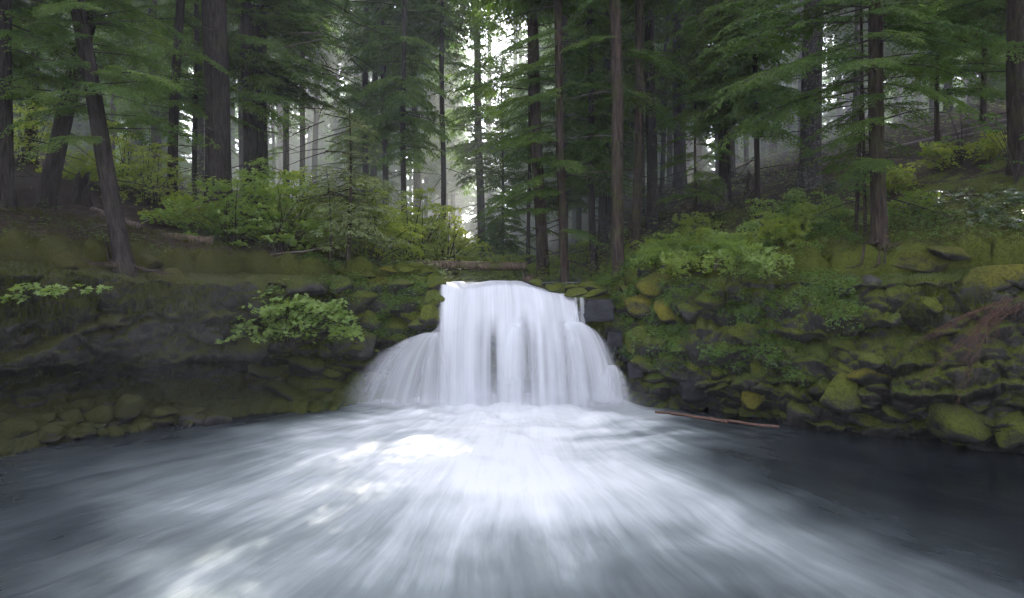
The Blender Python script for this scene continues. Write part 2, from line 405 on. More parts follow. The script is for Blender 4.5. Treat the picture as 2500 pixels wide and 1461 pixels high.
# path of bare dirt winding up the right bank
pp = [(1880, 545), (1830, 575), (1790, 600), (1768, 628), (1775, 655)]
rng = np.random.default_rng(5); random.seed(5)
cpts = [hit(*p)[0] for p in pp]
cl = np.array([[np.interp(k, range(len(cpts)), [c[a] for c in cpts]) for a in range(3)] for k in np.linspace(0, len(cpts)-1, 40)])
for (nm, c_, hw) in (('path', cl, .55),):
    rows = []
    tn = unit(np.gradient(c_, axis=0)); sd = np.stack([-tn[:, 1], tn[:, 0], 0*tn[:, 0]], -1)
    for k in range(40):
        hw_ = hw*(.8+.35*vn(np.array([k*.4, 0, 0]), 3))
        for u in np.linspace(-1, 1, 9):
            p = c_[k]+sd[k]*u*hw_; rows.append((p[0], p[1], gz(p[0], p[1])+.035-.05*u*u))
    tag(ob('path', mesh('path', rows, [(grid(40, 9), 0)], [M_PATH])), kind='structure')

# ------------------------------------------------------------------ the pool
def mat_pool():
    m, t, out = newmat('pool_water'); n = N(t)
    at_ = n.n('ShaderNodeAttribute'); at_.attribute_name = 'foam'
    uv = n.n('ShaderNodeUVMap'); uv.uv_map = 'uv'
    s1 = n.noise(n.map(uv.outputs[0], (26, .30, 1)), 1, 5, .6, .5)
    s2 = n.noise(n.map(uv.outputs[0], (100, .6, 1)), 1, 4, .6, .3)
    s3 = n.noise(n.map(uv.outputs[0], (8, .45, 1)), 1, 3, .5, .8)
    st = n.mth('ADD', n.mth('MULTIPLY', n.mth('SUBTRACT', s1, .5), .75), n.mth('MULTIPLY', n.mth('SUBTRACT', s2, .5), .40))
    st = n.mth('ADD', st, n.mth('MULTIPLY', n.mth('SUBTRACT', s3, .5), .7))
    fo = at_.outputs['Fac']
    amp = n.mth('MULTIPLY', n.mth('MULTIPLY', fo, n.mth('SUBTRACT', 1.2, fo)), 1.3)
    amp = n.mth('ADD', amp, .05)
    f = n.mth('ADD', fo, n.mth('MULTIPLY', st, amp), True)
    col = n.ramp(f, [(0, (.006, .008, .010)), (.15, (.04, .047, .050)), (.5, (.17, .195, .195)), (.8, (.43, .455, .455)), (1, (.64, .65, .645))])
    rg = n.mth('ADD', n.mth('MULTIPLY', f, .55), .22)
    bm = n.bump(n.mth('ADD', s1, n.mth('MULTIPLY', s2, .3)), .22, .10)
    b = n.bsdf(col, rg, bm, .22)
    n.l(b, out.inputs[0]); return m
rowsY = [1000, 1020, 1060, 1110, 1170, 1240, 1320, 1400, 1461]
FT = [
 ([780, 860, 1000, 1250, 1500, 1600, 1700], [.0, .5, .95, 1, .8, .3, 0]),
 ([500, 650, 750, 880, 1000, 1250, 1500, 1600, 1700, 1800], [.03, .08, .3, .75, .95, 1, .88, .5, .15, 0]),
 ([250, 420, 550, 650, 750, 1000, 1250, 1500, 1650, 1750, 2000], [.03, .1, .3, .55, .7, .9, 1, .8, .5, .25, .04]),
 ([0, 250, 500, 600, 750, 1000, 1250, 1500, 1650, 1750, 1850, 2000], [.08, .15, .32, .45, .8, .95, 1, .9, .5, .16, .12, .03]),
 ([0, 250, 500, 750, 1000, 1250, 1500, 1650, 1750, 1900, 2250], [.10, .28, .45, .65, .88, .96, .95, .7, .3, .08, 0]),
 ([0, 200, 330, 500, 750, 1000, 1250, 1500, 1650, 1750, 1900, 2000, 2250], [.10, .18, .42, .55, .7, .84, .85, .85, .78, .66, .34, .12, .02]),
 ([0, 150, 250, 400, 500, 750, 1000, 1150, 1250, 1400, 1500, 1650, 1750, 1900, 2050, 2250, 2500], [.14, .10, .18, .38, .42, .6, .64, .66, .62, .62, .55, .62, .66, .52, .38, .10, .03]),
 ([0, 250, 350, 500, 750, 1000, 1150, 1300, 1400, 1500, 1650, 1750, 2000, 2250, 2400, 2500], [.10, .28, .55, .60, .50, .58, .56, .54, .52, .34, .38, .48, .45, .35, .14, .05]),
 ([0, 250, 500, 750, 1000, 1250, 1500, 1750, 2000, 2250, 2500], [.10, .45, .6, .45, .48, .42, .3, .33, .34, .4, .18])]  # the rise on the left paints a sunlit patch into the foam
def foam_env(x, y):
    py = HY+CAMZ*F/np.maximum(y, 1.0); px = 1250+x/np.maximum(y, 1.0)*F
    vals = np.stack([np.interp(px, a, b)*k for (a, b), k in zip(FT, (1, 1, 1, 1, 1, .97, .92, .86, .84))], 0)
    idx = np.clip(np.searchsorted(rowsY, py)-1, 0, len(rowsY)-2)
    r = np.array(rowsY); tt = np.clip((py-r[idx])/(r[idx+1]-r[idx]), 0, 1); tt = tt*tt*(3-2*tt)
    fl = vals.reshape(len(FT), -1); k = np.arange(fl.shape[1]); i_ = idx.ravel()
    return (fl[i_, k]*(1-tt.ravel())+fl[i_+1, k]*tt.ravel()).reshape(x.shape)
yy = np.concatenate([np.linspace(-12, 7, 20), np.linspace(7.1, 22.3, 330)]); xx = np.concatenate([np.linspace(-40, -15, 14), np.linspace(-14.9, 14.9, 560), np.linspace(15, 40, 14)])
PX, PY = np.meshgrid(xx, yy)
foam = foam_env(PX, PY)
ox, oy = 0.1, 23.0
ang = np.arctan2(PX-ox, oy-PY); rad = np.hypot(PX-ox, oy-PY)
warp = .04*fbm(np.stack([PX*.25, PY*.25, 0*PX], -1), 3, 61)
ua = ang+warp
st = fbm(np.stack([ua*13, rad*.14, 0*PX], -1), 4, 62)
foam = np.clip(foam+.16*fbm(np.stack([ang*4+3, rad*.45, 0*PX], -1), 3, 66)*foam+st*.30*foam*(1.15-foam), 0, 1)
dfall = np.hypot(PX*.75, np.maximum(20.3-PY, 0)*1.0)
foam = np.clip(foam+.9*fbm(np.stack([PX*1.0+.6*np.sin(PY*1.3), PY*2.0+.6*np.sin(PX*1.1), 0*PX], -1), 4, 67)*np.exp(-((dfall-3.4)/2.2)**2)*foam*(1.1-foam)*1.6, 0, 1)
turb = np.exp(-(dfall/3.2)**2)
PZ = .03*fbm(np.stack([ua*14, rad*.5, 0*PX], -1), 4, 63)*ss(0, .4, foam+.3)+turb*(.22+.34*fbm(np.stack([PX*1.2, PY*1.2, 0*PX], -1), 4, 64))*foam
PZ += .05*np.exp(-(dfall/6)**2)*fbm(np.stack([PX*.8, PY*.8, 0*PX], -1), 3, 65)
pool = ob('pool_water', mesh('pool_water', np.stack([PX, PY, PZ], -1).reshape(-1, 3), [(grid(len(yy), len(xx)), 0)], [mat_pool()],
          attrs={'foam': foam.ravel()}, uv=np.stack([ua.ravel(), rad.ravel()], -1))); tag(pool, kind='structure')

# the stream above the lip
def mat_veil(name, dens=.5, contrast=1.6, us=30, col=(.74, .755, .79)):
    m, t, out = newmat(name); n = N(t)
    a = n.n('ShaderNodeAttribute'); a.attribute_name = 'veil'
    uv = n.n('ShaderNodeUVMap'); uv.uv_map = 'uv'
    s1 = n.noise(n.map(uv.outputs[0], (us*.07, .12, 1)), 1, 3, .5, .05); s2 = n.noise(n.map(uv.outputs[0], (us*.9, .16, 1)), 1, 4, .55, .05); s3 = n.noise(n.map(uv.outputs[0], (us*.3, .2, 1)), 1, 3, .55, .05)
    s = n.mth('ADD', n.mth('MULTIPLY', n.mth('SUBTRACT', s1, .5), contrast*1.4), n.mth('MULTIPLY', n.mth('SUBTRACT', s2, .5), contrast*.45))
    s = n.mth('ADD', s, n.mth('MULTIPLY', n.mth('SUBTRACT', s3, .5), contrast*.5))
    fac = n.mth('MULTIPLY', n.mth('ADD', s, dens, True), a.outputs['Fac'], True)
    geo_bump = n.bump(n.mth('ADD', s1, n.mth('MULTIPLY', s2, .10)), .10, .08)
    d = n.n('ShaderNodeBsdfDiffuse'); d.inputs[0].default_value = (*col, 1); n.l(geo_bump, d.inputs['Normal'])
    tr = n.n('ShaderNodeBsdfTranslucent'); tr.inputs[0].default_value = (*col, 1)
    mx = n.n('ShaderNodeMixShader'); mx.inputs[0].default_value = .35; n.l(d.outputs[0], mx.inputs[1]); n.l(tr.outputs[0], mx.inputs[2])
    tp = n.n('ShaderNodeBsdfTransparent'); m2 = n.n('ShaderNodeMixShader'); n.l(fac, m2.inputs[0])
    n.l(tp.outputs[0], m2.inputs[1]); n.l(mx.outputs[0], m2.inputs[2]); n.l(m2.outputs[0], out.inputs[0])
    return m
MV1 = mat_veil('falling_water', .86, .75, 20); MVB = mat_veil('falling_water_behind', .80, .4, 18); MV2 = mat_veil('thin_falling_water', .42, .55, 30); MV3 = mat_veil('spray_water', .28, .45, 34)
def mat_stream():
    m, t, out = newmat('stream_water'); n = N(t)
    P = n.n('ShaderNodeNewGeometry').outputs['Position']
    a = n.noise(n.map(P, (3, 1, 1)), 1.2, 4); sx = n.n('ShaderNodeSeparateXYZ'); n.l(P, sx.inputs[0])
    f = n.mth('ADD', n.mth('MULTIPLY', n.mth('SUBTRACT', 23.2, sx.outputs[1]), .5), n.mth('MULTIPLY', n.mth('SUBTRACT', a, .5), .9), True)
    c = n.mix(f, (.03, .04, .03), (.72, .76, .80))
    n.l(n.bsdf(c, .25, n.bump(a, .4, .06), .5), out.inputs[0]); return m
ys = np.linspace(22.35, 70, 120); us = np.linspace(-1, 1, 30)
YS, US = np.meshgrid(ys, us, indexing='ij'); XS = .1-.05*(YS-21)+.6*np.sin((YS-20)*.13)+US*(2.0+.4*ss(22, 25, YS))
ZS = 3.60+.010*(YS-22)+.02*fbm(np.stack([XS*2, YS*1, 0*XS], -1), 3, 71)
stream = ob('stream_water', mesh('stream_water', np.stack([XS, YS, ZS], -1).reshape(-1, 3), [(grid(120, 30), 0)], [mat_stream()])); tag(stream, kind='structure')

# ------------------------------------------------------------------ the waterfall
fall = empty('waterfall', (0, 20.3, 0)); tag(fall, 'broad white silky waterfall pouring over the rock lip into the pool', 'waterfall')
def veil(name, tops, bots, mat, kz=.12, nu=90, nv=60, edge=.18, topfade=.0, botfade=.0, ripple=.05, seed=0, back=0, a0=1., kx=0.):
    """tops / bots: lists of (px, py, Y). Paths are thrown water: sideways steady, downward accelerating."""
    tp = np.array([at(a, c, b) for a, b, c in tops]); bt = np.array([at(a, c, b) for a, b, c in bots])
    u = np.linspace(0, 1, nu)
    def cv(P):
        k = np.linspace(0, 1, len(P)); return np.stack([np.interp(u, k, P[:, i]) for i in range(3)], -1)
    T_, B_ = cv(tp), cv(bt)
    ker = np.ones(9)/9
    for A in (T_, B_):
        for i in range(3):
            A[:, i] = np.convolve(np.pad(A[:, i], 4, mode='edge'), ker, 'valid')
    v = np.linspace(0, 1, nv)[:, None, None]
    P = T_[None]+(B_-T_)[None]*v
    P[..., 2] = T_[None, :, 2]-(T_-B_)[None, :, 2]*(kz*v[..., 0]+(1-kz)*v[..., 0]**2)
    U, V_ = np.meshgrid(u, v[:, 0, 0])
    wdt = np.linalg.norm(tp[0]-tp[-1])
    r = .5*fbm(np.stack([U*max(wdt, 1)*3+seed*9, V_*.7, 0*U], -1), 4, 80+seed)
    P[..., 1] -= ripple*r*ss(0, .15, V_)*2
    P[..., 0] += ripple*.5*vn(np.stack([U*14, V_*1.2, 0*U+seed], -1), 90+seed)*V_
    P = P-np.array((0, 20.3, 0))
    L = np.linalg.norm(T_-B_, axis=-1).mean()
    e = ss(0, edge, U)*ss(1, 1-edge, U) if edge else np.ones_like(U)
    e = e*(ss(0, topfade, V_) if topfade else 1)*(1-(ss(1-botfade, 1, V_) if botfade else 0))*a0
    me = mesh(name, P.reshape(-1, 3), [(grid(nv, nu), 0)], [mat], attrs={'veil': e.ravel()}, uv=np.stack([U.ravel()*(wdt+np.linalg.norm(bt[0]-bt[-1]))/2+seed, V_.ravel()*L], -1))
    return ob(name, me, fall)
# the main sheet: glides over the lip, rolls and drops, thrown out where it strikes ledges
def main_sheet(name, mat, dy, a0, seed, gaps, nu=260, nv=170, x0=1076, x1=1404, b0=1058, b1=1446, xin=.0):
    u = np.linspace(0, 1, nu); tt = np.concatenate([np.linspace(-1.1, 0, 40, endpoint=False), np.linspace(0, 1, nv-40)])
    U, T = np.meshgrid(u, tt); Tp = np.maximum(T, 0)
    lippx = x0+(x1-x0)*U; basepx = b0+(b1-b0)*U
    lippy = np.interp(lippx, [1070, 1095, 1125, 1160, 1200, 1260, 1310, 1340, 1380, 1405], [688, 694, 704, 702, 696, 694, 704, 712, 718, 730])
    Yl = 20.62+.25*np.sin(U*math.pi)+.12*vn(np.stack([U*5, 0*U, 0*U], -1), seed)
    zl = CAMZ-(lippy-HY)/F*Yl-.02
    xl = (lippx-1250)/F*Yl; xb = (basepx-1250)/F*19.8
    X = np.where(T < 0, xl*(1+np.where(xl > 0, .30, .05)*T), xl+(xb-xl)*Tp)
    Y = Yl-1.75*np.where(T < 0, T*.95, 0)-dy-(.85+.12*vn(np.stack([U*7, 0*U, 0*U+3], -1), seed+1))*(1-(1-Tp)**1.6)
    H = zl+.05
    Z = zl-H*(.05*Tp+.95*Tp**1.75)+np.where(T < 0, .012-.03*(T+1.1)*0, 0)
    Z += np.where(T < 0, (np.minimum(3.625, zl+.05+.02*(1-U))-zl)*ss(0, 1., -T), 0)
    Z += np.where(T < 0, .05*np.sin((T+1.1)/1.1*math.pi)*np.exp(-((U-.47)/.2)**2), 0)
    # rounded shoulders where the sheet strikes hidden ledges
    pxn = 1250+X/np.maximum(Y, 1)*F; pyn = HY+(CAMZ-Z)/np.maximum(Y, 1)*F
    out = 0
    for cx, cyy, wd, am in ((1268, 770, 52, .45), (1225, 812, 34, .30), (1385, 786, 40, .30), (1112, 735, 30, .30), (1165, 742, 22, .14), (1325, 738, 24, .30), (1205, 730, 20, .15)):
        top_ = cyy+18*((pxn-cx)/wd)**2
        out = out+am*np.exp(-((pxn-cx)/wd)**2)*ss(top_-34, top_+70, pyn)*(1-.35*ss(top_+60, top_+230, pyn))
    Y = Y-out
    arc = np.stack([U*26+seed, Tp*1.3+T*.6, 0*U], -1)
    r = fbm(arc, 4, 80+seed); r2 = fbm(np.stack([U*7+seed, Tp*1.2, 0*U], -1), 3, 85+seed)
    Y = Y-.018*r*ss(0, .35, T+.3)-.09*r2*ss(0, .3, Tp)
    Z = Z+.02*fbm(np.stack([U*22, T*3, 0*U], -1), 3, 86)*(T < .2)
    X = X+.05*fbm(np.stack([0*U+seed, Tp*3.5+T, 0*U], -1), 3, 87)*(np.exp(-U/.06)-np.exp(-(1-U)/.06))
    a = ss(0, .02+.10*Tp, U)*ss(1, .975-.04*Tp, U)*a0
    for gu, gw, v0, dep in gaps:
        a = a*(1-dep*np.exp(-((U-gu)/gw)**2)*ss(v0, v0+.28, Tp))
    P = np.stack([X, Y-20.3, Z], -1); L = 3.6
    me = mesh(name, P.reshape(-1, 3), [(grid(nv, nu), 0)], [mat], attrs={'veil': a.ravel()}, uv=np.stack([U.ravel()*4.3+seed, (T.ravel()*L)], -1))
    return ob(name, me, fall)
Yb = 19.75
GP = [(.30, .035, .35, .5), (.385, .034, .36, .85), (.345, .012, .45, .3), (.60, .034, .32, .95), (.655, .018, .4, .7), (.565, .014, .5, .5), (.86, .03, .30, .6), (.79, .02, .45, .5), (.10, .02, .5, .25), (.93, .02, .4, .6), (.72, .015, .3, .4)]
main_sheet('curtain', MV1, 0, 1, 1, GP)
main_sheet('curtain', MVB, -.22, 1, 2, [(.605, .05, .34, .9), (.385, .045, .4, .8), (.87, .05, .33, .75)], 120, 110)
veil('mound', [(1222, 812, 19.95), (1240, 782, 19.75), (1268, 768, 19.65), (1300, 780, 19.75), (1318, 806, 19.95)], [(1180, 1006, Yb-.55), (1235, 1006, Yb-.7), (1300, 1006, Yb-.7), (1360, 1006, Yb-.55)], MV3, .04, 90, 60, .45, .40, .25, .04, 3, a0=1.2)
veil('mound', [(1345, 800, 20.0), (1368, 782, 19.9), (1392, 780, 19.9), (1408, 792, 20.0)], [(1330, 1006, Yb-.4), (1375, 1006, Yb-.5), (1430, 1006, Yb-.3)], MV3, .05, 70, 60, .45, .4, .25, .04, 5, a0=1.1)
# left fan
veil('side_fan', [(1086, 820, 20.0), (1066, 811, 19.9), (1040, 812, 19.85), (1010, 822, 19.95)], [(1085, 1004, 19.55), (1000, 1004, 19.5), (915, 1002, 19.55), (812, 1000, 19.8)], MV2, .16, 110, 60, .48, .04, .07, .05, 6, a0=1.15)
veil('side_fan', [(1086, 822, 20.1), (1060, 813, 20.05), (1030, 816, 20.05), (1004, 828, 20.1)], [(1070, 1004, 19.75), (980, 1004, 19.7), (900, 1002, 19.8), (815, 1000, 19.95)], MV3, .22, 110, 60, .3, .02, .07, .05, 7, a0=.85)
veil('side_fan', [(1090, 818, 20.0), (1075, 812, 19.95), (1055, 811, 19.9)], [(1100, 1004, 19.5), (1060, 1004, 19.45), (1000, 1004, 19.5)], MV2, .16, 70, 60, .3, .02, .07, .05, 8)
veil('side_fan', [(1084, 770, 20.4), (1075, 786, 20.35), (1066, 800, 20.3), (1052, 812, 20.1)], [(1084, 830, 20.2), (1072, 832, 20.2), (1055, 834, 20.1), (1035, 838, 20.05)], MV2, .3, 40, 20, .25, .3, .3, .02, 9)
veil('side_fan', [(1050, 812, 20.0), (1028, 814, 19.95), (1000, 826, 20.0), (985, 838, 20.05)], [(1010, 1004, 19.6), (930, 1004, 19.6), (860, 1002, 19.75), (790, 1000, 19.95)], MV3, .22, 90, 60, .4, .05, .25, .04, 21, a0=.9)
# right fan in two steps
veil('side_fan', [(1366, 800, 20.1), (1388, 786, 20.0), (1415, 786, 20.0), (1440, 800, 20.1)], [(1390, 1004, 19.6), (1440, 1004, 19.5), (1490, 1000, 19.5), (1515, 980, 19.7)], MV2, .03, 90, 60, .2, .03, .08, .05, 10, a0=1.15)
veil('side_fan', [(1370, 800, 20.2), (1400, 788, 20.15), (1425, 790, 20.15), (1446, 806, 20.2)], [(1400, 1004, 19.8), (1450, 1000, 19.8), (1500, 960, 19.8), (1520, 900, 19.9)], MV3, .03, 90, 60, .25, .03, .1, .05, 11)
veil('side_fan', [(1462, 912, 19.75), (1480, 892, 19.65), (1497, 889, 19.65), (1510, 897, 19.75)], [(1425, 1004, 19.4), (1470, 1004, 19.3), (1515, 1004, 19.3), (1556, 1002, 19.5)], MV3, .03, 80, 50, .4, .12, .15, .05, 12, a0=1.3)
veil('side_fan', [(1470, 900, 19.85), (1492, 893, 19.8), (1515, 903, 19.85)], [(1440, 1004, 19.6), (1500, 1004, 19.55), (1566, 1003, 19.7)], MV3, .03, 80, 50, .4, .1, .15, .04, 13, a0=1.1)
veil('side_fan', [(1380, 792, 20.1), (1420, 790, 20.1), (1448, 812, 20.15)], [(1400, 1004, 19.9), (1470, 1004, 19.9), (1535, 1000, 20.0)], MV3, .03, 90, 60, .35, .05, .1, .05, 15, a0=1.2)
for k_, (a_, b_) in enumerate(((1398, 1411), (1412, 1428))):
    veil('trickle', [(a_, 727, 20.12), ((a_+b_)/2, 726, 20.1), (b_, 728, 20.12)], [(a_+2, 800, 20.0), ((a_+b_)/2+3, 800, 19.98), (b_+5, 800, 20.0)], MV2, .2, 24, 24, .35, .05, .1, .01, 14+k_, a0=.9)

# ------------------------------------------------------------------ rocks
def rock_mesh(name, seed, mat, sub=4, flat=1., soft=.5):
    rg = np.random.default_rng(seed)
    import bmesh
    bm = bmesh.new(); bmesh.ops.create_icosphere(bm, subdivisions=sub, radius=1)
    V = np.array([v.co[:] for v in bm.verts]); Fc = np.array([[v.index for v in f.verts] for f in bm.faces]); bm.free()
    D = unit(V); nn = unit(rg.normal(size=(13, 3))); h = rg.uniform(.62, 1., 13)
    if mat is M_WET:
        nn = unit(np.concatenate([np.array([[1, 0, .1], [-1, .1, 0], [0, 1, 0], [.1, -1, .1], [0, .08, 1], [0, 0, -1.]]), nn[:4]])); h = np.concatenate([rg.uniform(.62, .78, 6), rg.uniform(.85, 1.0, 4)])
    c = D@nn.T; rr = np.where(c > .05, h/np.maximum(c, .05), 9)
    r = -np.log(np.exp(-rr*16).sum(1))/16
    r = np.clip(r, .4, 1.15)
    P = D*r[:, None]
    P = P*(1+.10*fbm(P*1.8+seed, 3, seed)[:, None]+.05*fbm(P*6+seed, 3, seed+7)[:, None])
    P[:, 2] *= flat
    return mesh(name, P, [(Fc, 0)], [mat])
ROCKS = {}
for key, mt in (('m', M_STONE), ('b', M_STONEB), ('g', M_GOLD), ('v', M_GREEN), ('w', M_WET)):
    ROCKS[key] = [rock_mesh('stone', 100+i*7+ord(key), mt, 3 if key in 'mb' else 4) for i in range(4)]
rr_ = random.Random(3)
# stones that make up the banks: (px, py, half width px, half height px, kind)
ST = [(60,640,75,50,'m'),(150,640,60,40,'g'),(280,640,50,42,'m'),(345,650,40,34,'g'),(390,660,36,26,'m'),(60,800,70,90,'m'),(215,760,55,90,'m'),(120,830,60,60,'b'),
 (400,700,40,38,'g'),(360,760,50,60,'b'),(460,770,45,60,'m'),(330,820,60,40,'b'),(430,860,50,30,'b'),(520,840,46,40,'b'),(520,930,50,34,'b'),(230,880,80,20,'b'),
 (600,860,50,34,'m'),(650,900,44,26,'v'),(700,908,26,18,'g'),(640,955,40,26,'b'),(760,890,50,36,'m'),(830,900,46,34,'v'),(790,950,44,22,'m'),(700,960,50,18,'b'),
 (620,740,50,50,'m'),(520,720,36,30,'b'),(745,705,40,26,'b'),(820,700,40,22,'m'),(870,730,40,26,'v'),(930,745,36,30,'b'),(905,790,34,30,'m'),(960,800,34,28,'v'),
 (880,845,36,28,'b'),(970,700,36,18,'v'),(1020,690,34,18,'v'),(1052,680,26,20,'v'),(1042,745,38,24,'v'),(1010,770,34,22,'v'),(1022,715,30,16,'v'),(925,690,30,14,'g'),
 (880,672,30,12,'v'),(1000,655,30,11,'v'),(945,660,26,10,'g'),(1040,662,24,10,'v'),(1040,795,26,14,'m'),(980,835,26,16,'m'),
 (1330,690,22,9,'v'),(1300,692,22,10,'v'),(1365,700,24,9,'v'),(1395,705,26,9,'m'),(1440,700,30,12,'v'),(1380,668,26,12,'v'),(1340,664,24,9,'g'),(1425,690,24,10,'g'),(1255,680,20,8,'v'),(1215,678,20,6,'g'),
 (1540,700,34,26,'v'),(1600,700,38,28,'g'),(1575,745,38,32,'g'),(1530,745,24,24,'v'),(1490,850,28,24,'w'),(1520,820,30,30,'m'),(1560,830,36,30,'v'),(1590,880,40,26,'v'),(1540,870,30,26,'w'),
 (1640,870,34,22,'v'),(1620,925,46,22,'m'),(1700,900,34,24,'v'),(1700,950,44,26,'w'),(1760,900,34,26,'v'),(1690,760,34,24,'b'),(1740,740,36,26,'m'),(1800,740,44,30,'b'),
 (1835,820,46,30,'v'),(1770,830,34,26,'m'),(1880,745,46,40,'b'),(1960,760,56,40,'m'),(1900,820,30,34,'b'),(1950,860,50,60,'b'),(1990,920,40,50,'m'),(2050,760,56,44,'m'),
 (2060,840,48,34,'v'),(2110,860,56,30,'b'),(2075,905,42,32,'v'),(2120,920,60,26,'g'),(2190,880,60,36,'b'),(2150,960,66,28,'m'),(2060,960,44,40,'v'),(2240,900,44,50,'b'),
 (2200,790,66,50,'b'),(2290,800,60,64,'b'),(2380,800,60,60,'b'),(2330,740,56,40,'m'),(2440,760,60,50,'m'),(2300,880,60,36,'b'),(2400,900,70,44,'b'),(1900,950,40,34,'b'),
 (2110,1015,60,22,'v'),(2180,1010,56,22,'v'),(2100,1060,46,18,'b'),(2200,1060,56,18,'b'),(2280,940,50,26,'b'),(2460,960,50,34,'b'),
 (1650,640,40,24,'v'),(1720,640,40,26,'v'),(1580,655,36,24,'v'),(1870,640,36,22,'m'),(1980,690,50,30,'m'),(2250,640,60,26,'g'),(2330,620,60,22,'g'),(2440,680,60,34,'g'),(2200,690,50,26,'m'),(2370,660,50,26,'m')]
def place_rock(px, py, hw, hh, kind, name='stone', parent=None, dep=.75, push=.35, Y=None):
    p, nn = hit(px, py)
    if Y: p = at(px, Y, py)
    sx = hw/F*p.y; sz = hh/F*p.y; sy = max(sx, sz)*dep*rr_.uniform(.8, 1.15)
    d = Vector((p.x, p.y, 0)).normalized()
    c = p+d*sy*push
    o = ob(name, rr_.choice(ROCKS[kind]), parent, c, (rr_.uniform(-.25, .25), rr_.uniform(-.25, .25), rr_.choice((0, math.pi))+rr_.uniform(-.4, .4)), (sx*1.1, sy, sz*1.1))
    return o
ST = [q for q in ST if not (q[4] in 'b' and (q[0] > 1690 or q[0] < 640)) and not (q[4] == 'm' and (q[0] > 1800 or q[0] < 560))]
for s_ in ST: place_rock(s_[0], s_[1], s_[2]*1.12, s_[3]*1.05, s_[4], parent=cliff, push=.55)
# further small stones along the foot of the walls and the crest
for k in range(24):
    px = rr_.choice((rr_.uniform(0, 1060), rr_.uniform(1440, 2500))); py = rr_.uniform(680, 1050)
    p, nn = hit(px, py)
    if p.z < -.1 or abs(px-1250) < 330 and py > 800: continue
    hw = rr_.uniform(12, 34); place_rock(px, py, hw, hw*rr_.uniform(.55, .9), rr_.choice('mmmbbvv'), parent=cliff)
wet = place_rock(1466, 757, 46, 33, 'w', 'wet_rock_ledge', dep=.9, push=.3, Y=20.15); tag(wet, 'black wet square rock ledge right of the falls beside a thin trickle', 'rock')
wet.rotation_euler = (0, 0, 0)
BLD = [
 (1631, 762, 34, 34, 'g', 'golden moss covered boulder jutting out right of the falls above a fern', None, 'b'),
 (1858, 905, 34, 34, 'v', 'round green mossy boulder perched above the pool on the right bank', None, 'b'),
 (1842, 968, 30, 34, 'g', 'drooping moss covered rock hanging just above the water on the right', None, 'b'),
 (2345, 1030, 115, 62, 'v', 'largest green mossy boulder at the right edge of the pool', None, 'b'),
 (2475, 1050, 44, 44, 'v', 'mossy boulder cut by the right edge of the picture at the waterline', None, 'b'),
 (1965, 1012, 50, 32, 'b', 'bare grey rock wedge hanging low over dark water on the right', None, 'b'),
 (316, 992, 36, 32, 'v', 'pointed mossy boulder standing highest on the low left shore', 17.6, 'b'),
 (250, 1010, 34, 18, 'v', 'low mossy boulder left of the pointed boulder on the left shore', 17.4, 'b'),
 (40, 1052, 54, 30, 'v', 'large rounded mossy boulder at the left edge of the shore', 16.3, 'b'),
 (128, 1058, 36, 20, 'v', 'small sloping mossy boulder beside the large rounded one on the left shore', 16.3, 'b'),
 (30, 1022, 30, 16, 'm', 'mossy boulder lying behind the large rounded one at the left edge', 17.2, 'b'),
 (110, 1025, 40, 18, 'v', 'flat mossy boulder between the left edge and the shore rocks', 17.0, 'b'),
 (180, 1022, 30, 16, 'm', 'dull mossy stone in the middle of the left shore heap', 17.2, 'b'),
 (395, 1012, 36, 14, 'm', 'low mossy stone just right of the pointed boulder by the water', 18.0, 'b'),
 (460, 1008, 40, 10, 'm', 'long flat mossy stone at the right end of the left shore heap', 18.6, 'b')]
for px, py, hw, hh, kd, lab, Y, _ in BLD:
    o = place_rock(px, py, hw, hh, kd, 'mossy_boulder' if kd != 'b' else 'hanging_rock', Y=Y, push=.2 if not Y else .1); tag(o, lab, 'boulder')
for px, py, hw, hh, kd, Y, lab in [
 (1062, 690, 22, 16, 'v', 20.6, 'mossy stone at the top left corner of the falls'), (1058, 728, 24, 18, 'v', 20.35, 'green mossy stone halfway down the upper left edge of the falls'),
 (1048, 768, 30, 22, 'v', 20.2, 'broad mossy stone just above the left side fan of water'), (1022, 796, 26, 12, 'm', 20.2, 'flat dark stone from which the left side fan of water springs'),
 (1312, 690, 17, 8, 'v', 21.2, 'small mossy stone breaking the crest of the falls'), (1352, 704, 24, 10, 'v', 20.9, 'low mossy stone at the right end of the crest'),
 (1402, 716, 28, 11, 'v', 20.6, 'mossy slab stepping down to the wet ledge'), (1452, 716, 36, 9, 'v', 20.6, 'long mossy slab lying on top of the wet black ledge'),
 (1500, 826, 26, 24, 'w', 20.3, 'dark wet stone beside the right side fan of water'), (1548, 905, 24, 26, 'w', 20.1, 'dark wet stone at the outer edge of the lower right fan'),
 (958, 880, 40, 30, 'w', 20.6, 'dark wet rock behind the left side fan of water')]:
    tag(place_rock(px, py, hw, hh, kd, 'mossy_stone' if kd != 'w' else 'wet_stone', Y=Y, push=.1), lab, 'stone')
# low shore heap on the left as a gravelly mossy shelf of many small stones
for k in range(70):
    px = rr_.uniform(-40, 640); Y = rr_.uniform(16.6, 18.6)-.0*px
    x = (px-1250)/F*Y; th_ = math.atan2(x, Y); d = math.hypot(x, Y)-float(edge_r(th_))
    if d < -.6 or d > 1.4: continue
    s = rr_.uniform(.12, .32)
    ob('stone', rr_.choice(ROCKS[rr_.choice('mmvb')]), cliff, (x, Y, .05+max(d, 0)*.35), (0, 0, rr_.uniform(0, 6)), (s*1.3, s, s*.75))

